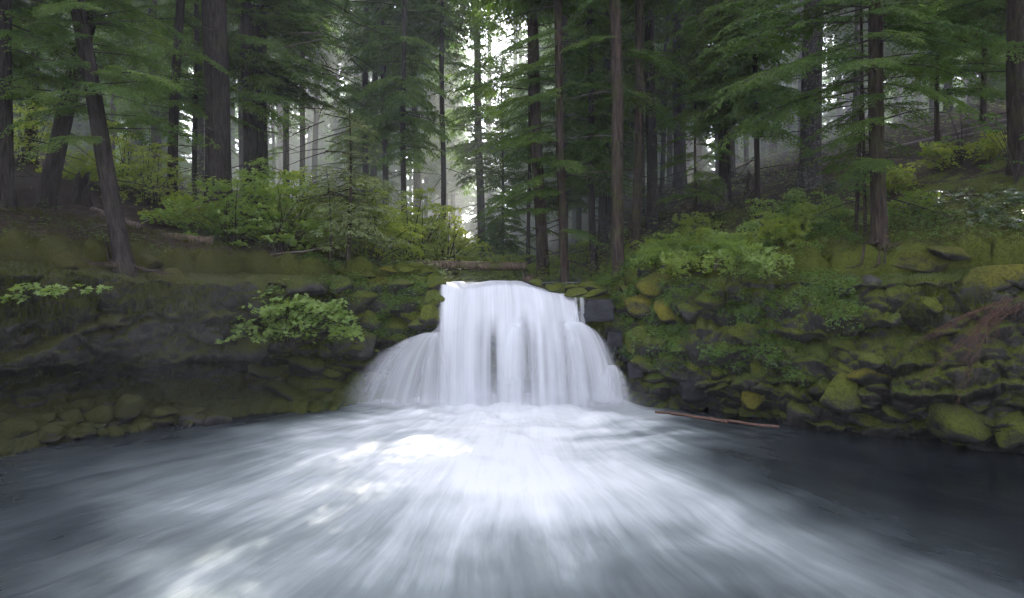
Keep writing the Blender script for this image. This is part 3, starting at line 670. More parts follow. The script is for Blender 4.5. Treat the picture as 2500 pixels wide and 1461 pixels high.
# ------------------------------------------------------------------ boughs and crowns
UPV = np.array((0, 0, 1.))
def spawn(O, D, S, L, droop, npm, ang, ratio, rg, q0=.08, minl=.05, jit=.2, shape=.7, wid=.25, both=True):
    cnt = np.maximum((L*npm).astype(int), 2); par = np.repeat(np.arange(len(L)), cnt)
    q = np.concatenate([np.linspace(q0, .97, c) for c in cnt])+rg.normal(0, .015, len(par))
    q = np.clip(q, .02, .99)
    O_, D_, S_, L_ = O[par], D[par], S[par], L[par]
    P = O_+D_*(L_*q)[:, None]-UPV*(droop*L_*q*q)[:, None]
    T = unit(D_-UPV*(2*droop*q)[:, None])
    out = []
    for sg in (1, -1):
        a = ang*(1-.3*q)+rg.normal(0, jit*.6, len(par))
        Dn = unit(T*np.cos(a)[:, None]+S_*(sg*np.sin(a))[:, None]+rg.normal(0, jit*.45, (len(par), 3)))
        Ln = ratio*L_*np.power(1-q, shape)*np.clip(q/wid, .35, 1)*rg.uniform(.65, 1.15, len(par))+minl
        nn = unit(np.cross(T, S_)); Sn = unit(np.cross(nn, Dn))
        out.append((P, Dn, Sn, Ln))
    return tuple(np.concatenate([o[i] for o in out]) for i in range(4))
KRG = np.random.default_rng(4)
def kites(mb, O, D, S, L, w, droop, m, roll=.75):
    L = L[:, None]
    a = KRG.normal(0, roll, len(O))[:, None]; S = S*np.cos(a)+np.cross(D, S)*np.sin(a)
    V = np.stack([O, O+D*L*.45+S*w, O+D*L-UPV*droop*L, O+D*L*.45-S*w], 1)
    n = len(O); mb.add(V.reshape(-1, 3), np.arange(n*4).reshape(n, 4), m)
def sticks(mb, O, D, L, droop, r, m):
    "thin three sided twigs"
    n = len(O); 
    if n == 0: return
    ref = np.where(np.abs(D[:, 2:3]) < .8, np.array([[0, 0, 1.]]), np.array([[1., 0, 0]]))
    A = unit(np.cross(D, ref)); B = np.cross(D, A); rows = []
    for q, k in ((0, 1.), (.5, .7), (1, .25)):
        C = O+D*(L*q)[:, None]-UPV*(droop*L*q*q)[:, None]
        for j in range(3):
            a = j*2.0944; rows.append(C+(A*math.cos(a)+B*math.sin(a))*(r*k)[:, None])
    V = np.stack(rows, 1); F_ = []
    for s in (0, 3):
        for j in range(3):
            F_.append([s+j, s+(j+1) % 3, s+3+(j+1) % 3, s+3+j])
    mb.add(V.reshape(-1, 3), (np.arange(n)[:, None, None]*9+np.array(F_)[None]).reshape(-1, 4), m)
def boughs(mb, O, D, L, rg, droop=.22, dens=1., fine=1., wood=0, leaf=1, thin=1.):
    D = unit(D); S = unit(np.cross(D, UPV)); 
    sticks(mb, O, D, L, droop, .006*L+.004, wood)
    o1 = spawn(O, D, S, L, droop, 4.2*dens, 1.0, .40*thin, rg, .12, .10)
    if fine > .9: sticks(mb, *[o1[i] for i in (0, 1, 3)], .18, .002+.003*o1[3], wood)
    if fine > .9:
        o2 = spawn(*o1, .18, 9*dens, .95, .40, rg, .05, .06)
        o3 = spawn(*o2, .15, 16*dens, .85, .30, rg, .05, .055)
        kites(mb, *o3, .019, .25, leaf); kites(mb, *o2, .018, .15, leaf)
    else:
        o2 = spawn(*o1, .18, 11*fine, .95, .38, rg, .05, .20)
        kites(mb, *o2, .045, .35, leaf); kites(mb, *o1, .03, .2, leaf)
BOUGH = {}
def bough_mesh(L, seed, leafmat=M_NEEDLE, droop=.22, dens=1., thin=1.):
    rg = np.random.default_rng(seed); mb = MB()
    boughs(mb, np.zeros((1, 3)), np.array([[1., 0, .12]]), np.array([L]), rg, droop, dens, 1., thin=thin)
    return mb.build('bough', [M_WOOD, leafmat], False)
BOUGH['s'] = [bough_mesh(1.5, 11+i, droop=.25) for i in range(3)]
BOUGH['m'] = [bough_mesh(2.8, 21+i, droop=.28, dens=.95) for i in range(3)]
BOUGH['l'] = [bough_mesh(4.6, 31+i, droop=.26, dens=.72, thin=.85) for i in range(3)]
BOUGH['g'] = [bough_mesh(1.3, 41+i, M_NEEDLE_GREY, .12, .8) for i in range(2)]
def crown_mesh(seed, H, z0, spread, nb, fine=.5, droop=.3, top=.4, dens=.8, mat=M_NEEDLE_FAR):
    rg = np.random.default_rng(seed); mb = MB()
    z = z0+(H-z0)*np.sort(rg.uniform(0, 1, nb)**1.5); a = rg.uniform(0, 2*math.pi, nb)
    k = (z-z0)/(H-z0)
    L = spread*(np.clip(1-k, .05, 1)**.7*np.clip(k/.15+.45, 0, 1))*rg.uniform(.55, 1.1, nb)+.3
    D = np.stack([np.cos(a), np.sin(a), rg.uniform(-.1, .3, nb)+.15*k], -1)
    O = np.stack([0*a, 0*a, z], -1)
    boughs(mb, O, D, L, rg, droop, dens, fine)
    return mb.build('crown', [M_WOOD, mat], False)
CR = {
 'full': [crown_mesh(51+i, 32, 4.0, 4.0, 150, .62, .32, dens=.8) for i in range(3)],
 'slim': [crown_mesh(61+i, 30, 5, 2.5, 180, .7, .40, dens=.85) for i in range(2)],
 'high': [crown_mesh(71+i, 34, 11, 3.6, 150, .62, .32, dens=.75) for i in range(2)],
 'low': [crown_mesh(81+i, 13, .5, 2.8, 170, .7, .34, dens=.9) for i in range(3)]}
def trunk_mesh(H, r, seed, mat, bend=.0, flare=.5, sides=16, dead=14, top=.35):
    rg = np.random.default_rng(seed); n = 46; z = H*np.linspace(0, 1, n)**1.5
    k = z/H; rad = r*(1-(1-top)*k)*(1+flare*np.exp(-z/(r*2.2)))
    x = bend*np.sin(k*math.pi*.9)*(1+0*k)+.03*np.sin(z*.7+seed); y = .05*np.sin(z*.5+seed*2)
    pts = np.stack([x-x[0], y-y[0], z-.35*(z == 0)], -1)
    mb = MB(); an = np.arange(sides)*2*math.pi/sides
    lob = 1+.12*np.exp(-z/(r*3))[:, None]*np.sin(an*4+seed)[None]+.05*fbm(np.stack([np.cos(an)[None]*2+0*z[:, None], np.sin(an)[None]*2+0*z[:, None], z[:, None]*.8+seed+0*an[None]], -1), 3, seed)
    V = pts[:, None]+np.stack([np.cos(an)[None]*rad[:, None]*lob, np.sin(an)[None]*rad[:, None]*lob, 0*lob], -1)
    i = np.arange(n-1)[:, None]*sides; j = np.arange(sides)[None]; kk = (j+1) % sides
    mb.add(V, np.stack([i+j, i+kk, i+sides+kk, i+sides+j], -1).reshape(-1, 4))
    return mb.build('trunk', [mat]), pts
def dead_mesh(H, r, seed, nb, zlo, zhi):
    rg = np.random.default_rng(seed); mb = MB()
    a = rg.uniform(0, 6.28, nb); z = rg.uniform(zlo, zhi, nb)
    D = unit(np.stack([np.cos(a), np.sin(a), rg.uniform(-.35, .1, nb)], -1)); L = rg.uniform(.4, 1.9, nb)
    O = np.stack([0*a, 0*a, z], -1)
    sticks(mb, O, D, L+r, .1, .012+.007*L, 0)
    S = unit(np.cross(D, UPV)); o1 = spawn(O, D, S, L, .1, 3, .8, .4, rg, .3, .08); sticks(mb, o1[0], o1[1], o1[3], .1, .004+.003*o1[3], 0)
    return mb.build('dead_branches', [M_WOOD])
DEAD = [dead_mesh(20, .2, 90+i, 34, 1.0, 14) for i in range(4)]

def tree(px, Y, wpx, label, pxtop=None, H=26, mat=M_BARK, seed=1, boughs_=(), crown=None, cscale=1., dead=True, bend=0., group=None, ysink=0, gname='conifer_tree', cat='tree', top=.35, flare=.35):
    x = (px-1250)/F*Y; z = gz(x, Y)-.12
    r = wpx/2/F*Y
    root = empty(gname, (x, Y, z)); tag(root, label, cat, group)
    py0 = HY-(z-CAMZ)*F/Y
    if pxtop is not None:
        root.rotation_euler = (0, math.atan2(pxtop-px, max(py0, 50)), 0)
    tm, pts = trunk_mesh(H, r, seed, mat, bend, flare, top=top); ob('trunk', tm, root)
    rg = random.Random(seed*13+5)
    def tp(h):
        return Vector([float(np.interp(h, pts[:, 2], pts[:, i])) for i in (0, 1)]+[h])
    if dead: ob('dead_branches', DEAD[seed % 4], root, (0, 0, 0), (0, 0, rg.uniform(0, 6)), (1, 1, 1))['kind'] = 'stuff'
    for (kind, n, h0, h1, a0, a1, s0, s1) in boughs_:
        for q in range(n):
            h = h0+(h1-h0)*(q+rg.random())/n; a = R(a0+(a1-a0)*rg.random())
            ob('bough', rg.choice(BOUGH[kind]), root, tp(h), (rg.uniform(-.2, .2), rg.uniform(-.05, .35), a), rg.uniform(s0, s1))
    if crown: ob('crown', CR[crown][seed % len(CR[crown])], root, (0, 0, 0), (0, 0, rg.uniform(0, 6.28)), cscale)
    return root
# bough angles: 0 = +X (right), 90 = away, 180 = left, 270 = towards the eye
tree(2, 18.5, 52, 'dark trunk cut by the left edge of the picture', 15, 22, M_BARK, 1, [('l', 16, 4.5, 13, -80, 70, .8, 1.15), ('m', 10, 3, 10, -90, 60, .8, 1.2)], 'high', .85)
tree(108, 20.0, 42, 'dark tree leaning right on the left slope, second from the left edge', 215, 22, M_BARK, 2, [('l', 14, 4.2, 12, -120, 60, .55, .85), ('m', 10, 3.2, 9, 180, 400, .7, 1.1)], 'high', .8, bend=.2)
tree(306, 17.6, 42, 'dark tree leaning left above the mossy left ledge, its foot by the cliff edge', 195, 22, M_BARK, 3, [('l', 16, 4.0, 10, -110, 60, .40, .62), ('m', 12, 3.2, 9, 180, 420, .6, 1.0)], 'high', .8, bend=-.15)
tree(75, 27, 26, 'slim dark trunk far up the left slope between the two left trees', 90, 24, M_BARK, 4, [('m', 20, 2.5, 12, 0, 360, .8, 1.3)], 'high', .9)
tree(535, 25.0, 58, 'thickest dark straight trunk left of centre rising from bright shrubs', 520, 34, M_BARK, 5, [('m', 2, 9, 13, 30, 150, .6, .9)], 'high', 1.1, dead=True, top=.85)
tree(612, 27.0, 36, 'tall trunk just right of the thickest one, with long drooping boughs on its right', 604, 32, M_BARK, 6, [('l', 26, 4.6, 14, -60, 50, .8, 1.25), ('m', 8, 5, 12, 0, 360, .7, 1.1)], 'high', 1.0, top=.6)
tree(641, 28.0, 30, 'dark trunk standing tight behind the tree with long drooping boughs', 640, 30, M_BARK, 7, [('l', 14, 5.5, 13, -50, 60, .8, 1.2)], 'slim', 1.0, top=.6)
tree(420, 25.5, 24, 'dark narrow trunk behind the leafy shrubs left of the thickest trunk', 440, 28, M_BARK, 8, [('m', 26, 3.2, 13, 0, 360, .8, 1.3)], 'high', .85)
tree(475, 29, 13, 'very thin trunk immediately left of the thickest trunk', 478, 24, M_BARK, 9, [], 'slim', .8)
tree(487, 34, 22, 'trunk half hidden behind the left side of the thickest trunk', 485, 28, M_BARK, 10, [], 'high', .9)
tree(1082, 32, 13, 'thin black pole like trunk left of centre, bare and straight', 1076, 30, M_BARK, 11, [('m', 6, 9, 15, 0, 360, .7, 1.1)], 'high', 1, top=.7)
tree(1176, 38, 20, 'pale hazy trunk behind the log bridge, left of the curved central trunk', 1160, 32, M_BARK, 12, [], 'slim', 1.05, top=.6)
tree(1326, 27, 29, 'stout brown trunk at centre leaning left, right of the log bridge', 1288, 30, M_BARKM, 13, [('l', 8, 5.5, 13, 120, 230, .75, 1.05), ('m', 8, 3.5, 9, 90, 300, .7, 1.0)], 'high', 1, bend=.15, top=.75)
tree(1380, 23, 20, 'slim straight trunk on roots at the right end of the log bridge', 1362, 28, M_BARKM, 14, [('l', 8, 3.6, 11, 150, 260, .6, .95), ('m', 7, 1.6, 6, 140, 330, .6, .9), ('m', 4, 5, 11, -60, 60, .6, .9)], 'high', .9, top=.75)
tree(1450, 29, 17, 'slim trunk behind the mossy fallen log right of centre', 1440, 28, M_BARK, 15, [('m', 8, 4.5, 13, 0, 360, .7, 1.1)], 'slim', .85, top=.6)
tree(1512, 22, 29, 'tall brown trunk standing on the moss directly above the wet ledge', 1500, 30, M_BARKM, 16, [('m', 7, 5, 12, 120, 420, .6, .9)], 'high', 1, top=.8)
tree(1550, 25, 23, 'brown trunk immediately right of the one above the wet ledge', 1562, 28, M_BARKM, 17, [('m', 6, 5, 12, 0, 360, .6, .9)], 'high', .9, top=.75)
tree(1592, 30, 27, 'greyish trunk third in the row above the right bank moss', 1585, 30, M_BARK, 18, [('m', 7, 5, 13, 0, 360, .7, 1.1)], 'high', .95, top=.7)
tree(1660, 37, 30, 'wide hazy trunk behind the upper fallen log', 1655, 32, M_BARK, 19, [], 'high', 1.05, top=.7)
tree(1975, 27, 48, 'thick lichen speckled trunk behind the dark boughs on the right slope', 1988, 32, M_BARKG, 20, [('l', 10, 4, 12, 150, 290, .7, 1.0)], 'high', 1, top=.75)
tree(2147, 17.5, 36, 'brown trunk standing on the right cliff edge above hanging moss', 2145, 24, M_BARKM, 21, [('l', 13, 4.1, 9, 150, 215, .85, 1.15), ('l', 6, 4.6, 8, 225, 275, .6, .85), ('m', 10, 3.8, 8, -70, 60, .7, 1.1), ('m', 6, 2.0, 4.4, 150, 260, .5, .8)], 'high', .8, top=.7)
tree(2488, 20, 38, 'bark covered trunk cut by the right edge of the picture', 2480, 26, M_BARKM, 22, [('m', 12, 3.5, 10, 120, 240, .8, 1.2)], 'high', .9, top=.8)
tree(2090, 19, 10, 'thinnest crooked sapling left of the cliff edge trunk', 2086, 9, M_BARKM, 23, [('s', 22, 1.0, 8, 0, 360, .7, 1.1)], None, bend=.1)
tree(2113, 18.4, 9, 'thin pale sapling right beside the cliff edge trunk', 2110, 8, M_BARKM, 24, [('s', 12, 2.0, 7, 0, 360, .6, 1.)], None, bend=-.1)
tree(1770, 28, 30, 'trunk rising where the upper fallen log passes behind the right bank', 1762, 24, M_BARK, 25, [('l', 12, 3.2, 10, 130, 260, .6, .95), ('m', 12, 3, 10, 0, 360, .8, 1.2)], 'slim', .8)
tree(1850, 24, 14, 'slim dark tree in front of the long fallen log with spreading green boughs', 1842, 20, M_BARK, 26, [('m', 22, 3.2, 11, 120, 300, .8, 1.3)], 'slim', .7)
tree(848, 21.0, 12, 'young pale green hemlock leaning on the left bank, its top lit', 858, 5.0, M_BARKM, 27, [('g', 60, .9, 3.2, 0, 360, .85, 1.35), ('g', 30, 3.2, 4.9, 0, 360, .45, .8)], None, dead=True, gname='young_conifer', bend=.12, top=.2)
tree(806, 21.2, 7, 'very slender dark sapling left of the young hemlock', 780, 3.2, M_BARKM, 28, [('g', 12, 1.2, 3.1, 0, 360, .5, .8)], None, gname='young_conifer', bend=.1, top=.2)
tree(1290, 31, 11, 'low bushy conifer with layered boughs left of the central brown trunk', 1290, 12, M_BARK, 29, [('m', 17, 1.0, 10, 0, 360, .5, .85)], None, gname='young_conifer', top=.15)
tree(1225, 33, 9, 'dark young conifer rising behind the log bridge', 1225, 11, M_BARK, 30, [], 'low', .6, gname='young_conifer', top=.15)
tree(940, 33, 16, 'tree with hazy layered boughs left of the pole like trunk', 935, 26, M_BARK, 31, [('m', 12, 3.5, 14, 0, 360, .7, 1.1)], 'high', .85)
tree(985, 30, 14, 'thin trunk above the bright shrub left of the log bridge', 988, 26, M_BARK, 32, [('m', 10, 5.5, 13, 0, 360, .8, 1.2)], 'slim', .9)
tree(700, 33, 16, 'shadowed conifer behind the long drooping boughs, right of the twin trunks', 705, 26, M_BARK, 33, [('m', 12, 3, 14, 0, 360, .7, 1.1)], 'high', .9)
tree(1700, 26, 8, 'bright green young conifer on the right slope with fresh boughs', 1702, 8, M_BARKM, 34, [('m', 24, 1.2, 7.5, 0, 360, .5, .8)], None, gname='young_conifer', top=.15)
tree(2290, 25, 12, 'slender conifer with soft sunlit boughs at the right, above the rail', 2285, 20, M_BARKM, 35, [('m', 26, 2, 12, 0, 360, .8, 1.25)], 'slim', .75)
tree(2400, 28, 14, 'sunlit conifer between the slender one and the right edge', 2398, 24, M_BARKM, 36, [('m', 22, 2.5, 12, 0, 360, .8, 1.3)], 'slim', .8)
# the stand behind: alike far trees
TRK = {}
for k in range(4): TRK[k] = trunk_mesh(32, .17+.045*k, 200+k, M_BARK, .1, .3, 10, top=.55)[0]
fr = random.Random(77); placed = []
def far_tree(x, Y, ck, s, tk, label, group):
    z = gz(x, Y)-.2
    root = empty('conifer_tree', (x, Y, z), (fr.uniform(-.02, .02), fr.uniform(-.03, .03), 0)); tag(root, label, 'tree', group)
    ob('trunk', TRK[tk], root, (0, 0, 0), (0, 0, fr.uniform(0, 6)), (s, s, 1.1*s))
    ob('crown', fr.choice(CR[ck]), root, (0, 0, 0), (0, 0, fr.uniform(0, 6)), s)
n_ = 0
for k in range(1600):
    Y = 34+60*fr.random()**1.15; px = fr.uniform(-120, 2620); x = (px-1250)/F*Y
    if any((x-a)**2+(Y-b)**2 < (1.9+.016*Y)**2 for a, b in placed): continue
    if abs(x-(.1-.05*(Y-21)+.6*math.sin((Y-20)*.13))) < 2.2: continue
    placed.append((x, Y)); n_ += 1
    ck = fr.choice(('full', 'slim', 'high', 'high', 'high', 'low'))
    s = fr.uniform(.75, 1.15)
    reg = ('above the left slope', 'behind the thickest trunk', 'above the log bridge', 'right of the falls', 'above the right slope')[min(4, max(0, int((px+100)/540)))]
    frm = {'full': 'broad green', 'slim': 'slender drooping', 'high': 'bare stemmed', 'low': 'low bushy'}[ck]
    lab = frm+(' conifer in the nearer stand ' if Y < 50 else ' hazy conifer in the middle distance ' if Y < 66 else ' pale conifer farthest back ')+reg
    grp = lab.replace('conifer', 'conifers')
    far_tree(x, Y, ck, s, fr.randrange(4), lab, grp)
    if n_ > 190: break
for k in range(46):
    px = -100+2700*(k+fr.random())/46; Y = fr.uniform(72, 98); lab = 'dark leafy young conifer filling the gap beneath the crowns farthest back'
    far_tree((px-1250)/F*Y, Y, 'low', fr.uniform(1.1, 1.6), fr.randrange(2), lab, 'young conifers filling the gaps farthest back')
# trees to the sides, partly outside the frame, that close the gorge
for (x, Y, ck, s) in [(-18, 13, 'full', .9), (-21, 18, 'full', 1), (-17.5, 22, 'full', .8), (-24, 9, 'full', 1), (19, 15, 'full', .9), (17, 12, 'full', .8), (22, 20, 'full', 1), (25, 11, 'full', 1), (20, 25, 'full', .9), (-22, 26, 'full', .9)]:
    z = gz(x, Y)-.2
    root = empty('conifer_tree', (x, Y, z)); tag(root, 'shading conifer standing at the far side of the gorge beyond the edge of the picture', 'tree', 'conifers closing the sides of the gorge')
    ob('trunk', TRK[2], root, scale=s); ob('crown', fr.choice(CR[ck]), root, (0, 0, 0), (0, 0, fr.uniform(0, 6)), s)

nb_x, nb_y = np.meshgrid(np.linspace(-60, 60, 60), np.linspace(-60, -3.5, 40))
nb_z = 1.5+2.2*ss(-3.5, -9, nb_y)+.3*fbm(np.stack([nb_x*.3, nb_y*.3, 0*nb_x], -1), 3, 7)
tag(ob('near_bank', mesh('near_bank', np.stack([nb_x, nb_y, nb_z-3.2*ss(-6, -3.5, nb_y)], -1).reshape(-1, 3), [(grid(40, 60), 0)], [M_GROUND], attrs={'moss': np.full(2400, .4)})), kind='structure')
for k in range(26):
    x = -34+68*(k % 13)/12+fr.uniform(-1.5, 1.5); Y = -8-9*(k//13)-fr.uniform(0, 4)-.0*x
    s = fr.uniform(.8, 1.05); root = empty('conifer_tree', (x, Y, 3.2)); tag(root, 'tall conifer on the near bank behind the viewpoint', 'tree', 'conifers on the near bank behind the viewpoint')
    ob('trunk', TRK[2], root, scale=s); ob('crown', fr.choice(CR['full']), root, (0, 0, 0), (0, 0, fr.uniform(0, 6.28)), s)

for (x, Y, s) in [(13.6, 14.2, .8), (15.5, 9.5, .85), (-14.2, 13.6, .8), (-17, 8, .85), (17.5, 17.5, .8)]:  # unseen conifers added so that their crowns shade both banks
    root = empty('conifer_tree', (x, Y, gz(x, Y)-.2)); tag(root, 'tall conifer added just outside the picture to shade the %s bank, its boughs overhead' % ('right' if x > 0 else 'left'), 'tree', 'conifers added just outside the picture to shade the banks')
    ob('trunk', TRK[1], root, scale=s); ob('crown', CR['high'][0] if x > 0 else CR['high'][1], root, (0, 0, 0), (0, 0, fr.uniform(0, 6.28)), s)

# ------------------------------------------------------------------ leafy shrubs
def leaf_geo(P, nrm_, dirn, size, lobes=5):
    """maple like leaves: kites fanned from a base point"""
    n = len(P); S = unit(np.cross(nrm_, dirn)); dirn = unit(np.cross(S, nrm_)); out = []
    for a, l in zip(np.linspace(-1.9, 1.9, lobes), (.62, .9, 1., .9, .62) if lobes == 5 else (.85, 1, .85)):
        d = dirn*math.cos(a)+S*math.sin(a); p = np.cross(nrm_, d)
        sz = size[:, None]
        out.append(np.stack([P, P+(d*.5*l-p*.24)*sz, P+d*l*sz-nrm_*.10*sz, P+(d*.5*l+p*.24)*sz], 1))
    V = np.stack(out, 1).reshape(-1, 3); return V, np.arange(len(V)).reshape(-1, 4)
def pads(centres, rad_, nper, rg, size=.075, tilt=.34, thick=.03):
    P = []; Nn = []; Dd = []
    for c, r0 in zip(centres, rad_):
        n = max(4, int(nper*r0*r0/.09)); a = rg.uniform(0, 6.28, n); r = r0*np.sqrt(rg.uniform(0, 1, n))
        nn = unit(np.array([rg.normal(0, tilt*.5), -tilt*.7+rg.normal(0, tilt*.4), 1.]))
        t1 = unit(np.cross(nn, [0, 1, .1])); t2 = np.cross(nn, t1)
        P.append(np.array(c)+t1*(r*np.cos(a))[:, None]+t2*(r*np.sin(a))[:, None]+nn*rg.normal(0, thick, n)[:, None]-UPV*(.25*r*r/max(r0, .1))[:, None])
        Nn.append(unit(nn+rg.normal(0, .42, (n, 3)))); Dd.append(unit(t1*np.cos(a)[:, None]+t2*np.sin(a)[:, None]+rg.normal(0, .3, (n, 3))))
    P, Nn, Dd = map(np.concatenate, (P, Nn, Dd))
    return P, Nn, Dd, size*rg.uniform(.6, 1.25, len(P))
def shrub_parts(seed, w, h, d, npad, size=.078, lean=0, prad=(.18, .40), nper=34):
    rg = np.random.default_rng(seed); mb = MB(); cs = []; rs = []
    for k in range(npad):
        a = rg.uniform(0, 6.28); r = math.sqrt(rg.random()); zz = rg.uniform(.12, 1)
        env = math.sqrt(max(1-(zz-.35)**2/.5, .05))
        c = (r*math.cos(a)*w*env+lean*zz, r*math.sin(a)*d*env, zz*h+.06*rg.normal()); cs.append(c); rs.append(rg.uniform(*prad))
    for k in range(0, npad, 2):
        c = np.array(cs[k]); q = np.linspace(0, 1, 7)[:, None]; b = np.array((rg.normal()*.12, rg.normal()*.12, -.1))
        pt = b+(c-b)*np.concatenate([q**1.3, q**1.3, q**.75], 1)
        mb.tube(pt, np.linspace(.010, .003, 7)*max(h, .8), 4, cap=False)
    return mb.build('stems', [M_WOOD]), pads(cs, rs, nper, rg, size), rg
def leaf_mesh(name, args, mat):
    V, F_ = leaf_geo(*args); return mesh(name, V, [(F_, 0)], [mat], False)
SHR = []
for i, (w_, h_, d_, n_p) in enumerate([(1.75, 1.7, 1.0, 58), (1.15, 1.9, .8, 44), (1.5, 1.1, .9, 40), (.8, .8, .6, 20)]):
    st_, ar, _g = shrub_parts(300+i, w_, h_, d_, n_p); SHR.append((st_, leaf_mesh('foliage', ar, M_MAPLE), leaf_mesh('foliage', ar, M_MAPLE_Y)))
def shrub(px, Y, kind, s, label, bright=0, zoff=0, pt=None, group=None):
    x = (px-1250)/F*Y
    root = empty('leafy_shrub', (x, Y, gz(x, Y)-.05+zoff) if pt is None else pt, (0, 0, rr_.choice((0, math.pi))+rr_.uniform(-.5, .5))); tag(root, label, 'shrub', group)
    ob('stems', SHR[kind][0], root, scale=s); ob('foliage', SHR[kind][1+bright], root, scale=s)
    return root
shrub(560, 22.0, 0, 1.3, 'broad bright vine maple spreading in front of the thickest trunk', 0)
shrub(680, 21.7, 0, 1.35, 'large vine maple with layered leaves right of the thickest trunk', 0)
shrub(735, 23.6, 1, 1.35, 'tall loose vine maple rising behind the large layered one', 1)
shrub(620, 24, 1, 1.4, 'tall leafy shrub in front of the twin trunks', 0)
shrub(455, 23, 2, 1.0, 'yellow green shrub left of the thickest trunk', 1)
shrub(365, 24.5, 1, 1.2, 'yellow green shrub behind the tree that leans left', 1)
shrub(300, 27, 1, 1.3, 'dim leafy bush between the two leaning left trees', 1)
shrub(900, 23, 1, 1.45, 'leafy shrub behind the young pale hemlock', 1)
shrub(1010, 25.5, 1, 1.5, 'bright sunlit shrub over the left end of the log bridge', 1)
shrub(1085, 27, 1, 1.35, 'tall sunlit shrub behind the middle of the log bridge', 1)
shrub(960, 27, 0, 1.1, 'sunlit shrub behind the left bank of the stream', 1)
shrub(1040, 29, 0, 1.2, 'sunlit shrub beside the stream upstream of the left end of the log bridge', 1)
shrub(1150, 30, 2, 1.1, 'low sunlit bush right over the middle of the log bridge', 1)
shrub(1215, 28, 3, 1.2, 'small sunlit bush behind the right half of the log bridge', 1)
shrub(1330, 31, 2, 1.0, 'low bright bush behind the stout brown central trunk', 1)
shrub(1430, 33, 2, 1.1, 'bright bush behind the mossy fallen log', 1)
shrub(820, 26, 0, 1.1, 'sunlit shrub just behind the very slender dark sapling', 1)
shrub(1200, 33, 2, 1.1, 'low bright bush far behind the log bridge', 1)
shrub(1250, 29, 3, 1.2, 'small bright bush near the right end of the log bridge', 1)
shrub(1120, 36, 2, 1.3, 'distant sunlit bush upstream', 1)
shrub(60, 26, 1, 1.4, 'yellow green leaves high on the left slope behind the leaning tree', 1)
shrub(200, 25, 2, 1.0, 'low leafy bush beside the broken stump', 1)
shrub(1600, 20.6, 3, 1.0, 'small airy vine maple on the moss right of the row of trunks', 0)
shrub(1830, 20.5, 2, .95, 'vine maple spreading beside the dirt path on the right slope', 0)
shrub(1900, 19.5, 3, 1.2, 'bright low maple below the path, left of the saplings', 1)
shrub(1940, 22, 2, 1.0, 'leafy bush on the slope above the saplings', 0)
shrub(1700, 25, 3, 1.1, 'small bush beside the trunk where the fallen log ends', 1)
shrub(2180, 22, 3, 1.1, 'yellow green bush right behind the cliff edge trunk', 1)
shrub(2300, 23, 3, 1.2, 'low bright bush below the pale rail on the right', 1)
shrub(2420, 22, 3, 1.1, 'bright low bush left of the right edge trunk', 1)
for px, Y, kd, sc_, br, lab in [(1640, 21.4, 3, 1.2, 0, 'low vine maple directly right of the airy one by the row of trunks'), (1720, 21.8, 2, .8, 1, 'fresh green low shrub left of the dirt path'), (1960, 20.3, 2, .9, 1, 'fresh bush just above the bright low maple near the saplings'),
   (1760, 19.6, 3, 1.0, 0, 'small green maple at the lower end of the dirt path'), (2030, 21, 2, .8, 0, 'green bush left behind the thinnest crooked sapling'), (1590, 22.6, 2, .7, 1, 'bright bush between the brown trunks above the wet ledge'), (1670, 19.4, 3, .9, 1, 'bright little shrub on the moss edge above the golden boulder'),
   (2230, 19.5, 3, 1.0, 0, 'small bush in the dark slope right of the cliff edge trunk')]:
    shrub(px, Y, kd, sc_, lab, br)
o_ = shrub(1795, 17.9, 3, 1.15, 'vine maple hanging over the right cliff edge with light layered leaves', 0); 
shrub(1870, 17.6, 3, 1.0, 'small vine maple next to the hanging one on the right cliff edge', 0)
# the maple that leans out of the left wall: single leaves are parts
st_, ar, _g = shrub_parts(333, 2.15, 1.35, .75, 74, .10, 0, (.16, .38), 26)
mp = hit(735, 822)[0]; mroot = empty('vine_maple', (mp.x-.1, mp.y-.75, mp.z-.15)); tag(mroot, 'bright green vine maple leaning out from the left rock wall beside the falls', 'shrub')
ob('stems', st_, mroot)
P_, N_, D_, S_ = ar
order = np.argsort(P_[:, 1]); sel = order[:260]; rest = order[260:]
tag(ob('foliage', leaf_mesh('foliage', (P_[rest], N_[rest], D_[rest], S_[rest]), M_MAPLE), mroot), kind='stuff')
LV, LF = leaf_geo(np.zeros((1, 3)), np.array([[0, 0, 1.]]), np.array([[1., 0, 0]]), np.array([1.]))
LEAF = mesh('leaf', LV, [(LF, 0)], [M_MAPLE], False)
def leaf_at(i, parent, arr, me=LEAF):
    P1, N1, D1, S1 = arr
    n_v = Vector(N1[i]); x_v = Vector(D1[i]); y_v = n_v.cross(x_v).normalized(); x_v = y_v.cross(n_v).normalized()
    M = Matrix((x_v, y_v, n_v)).transposed()
    return ob('leaf', me, parent, P1[i], M.to_euler(), float(S1[i]))
for i in sel: leaf_at(i, mroot, ar)
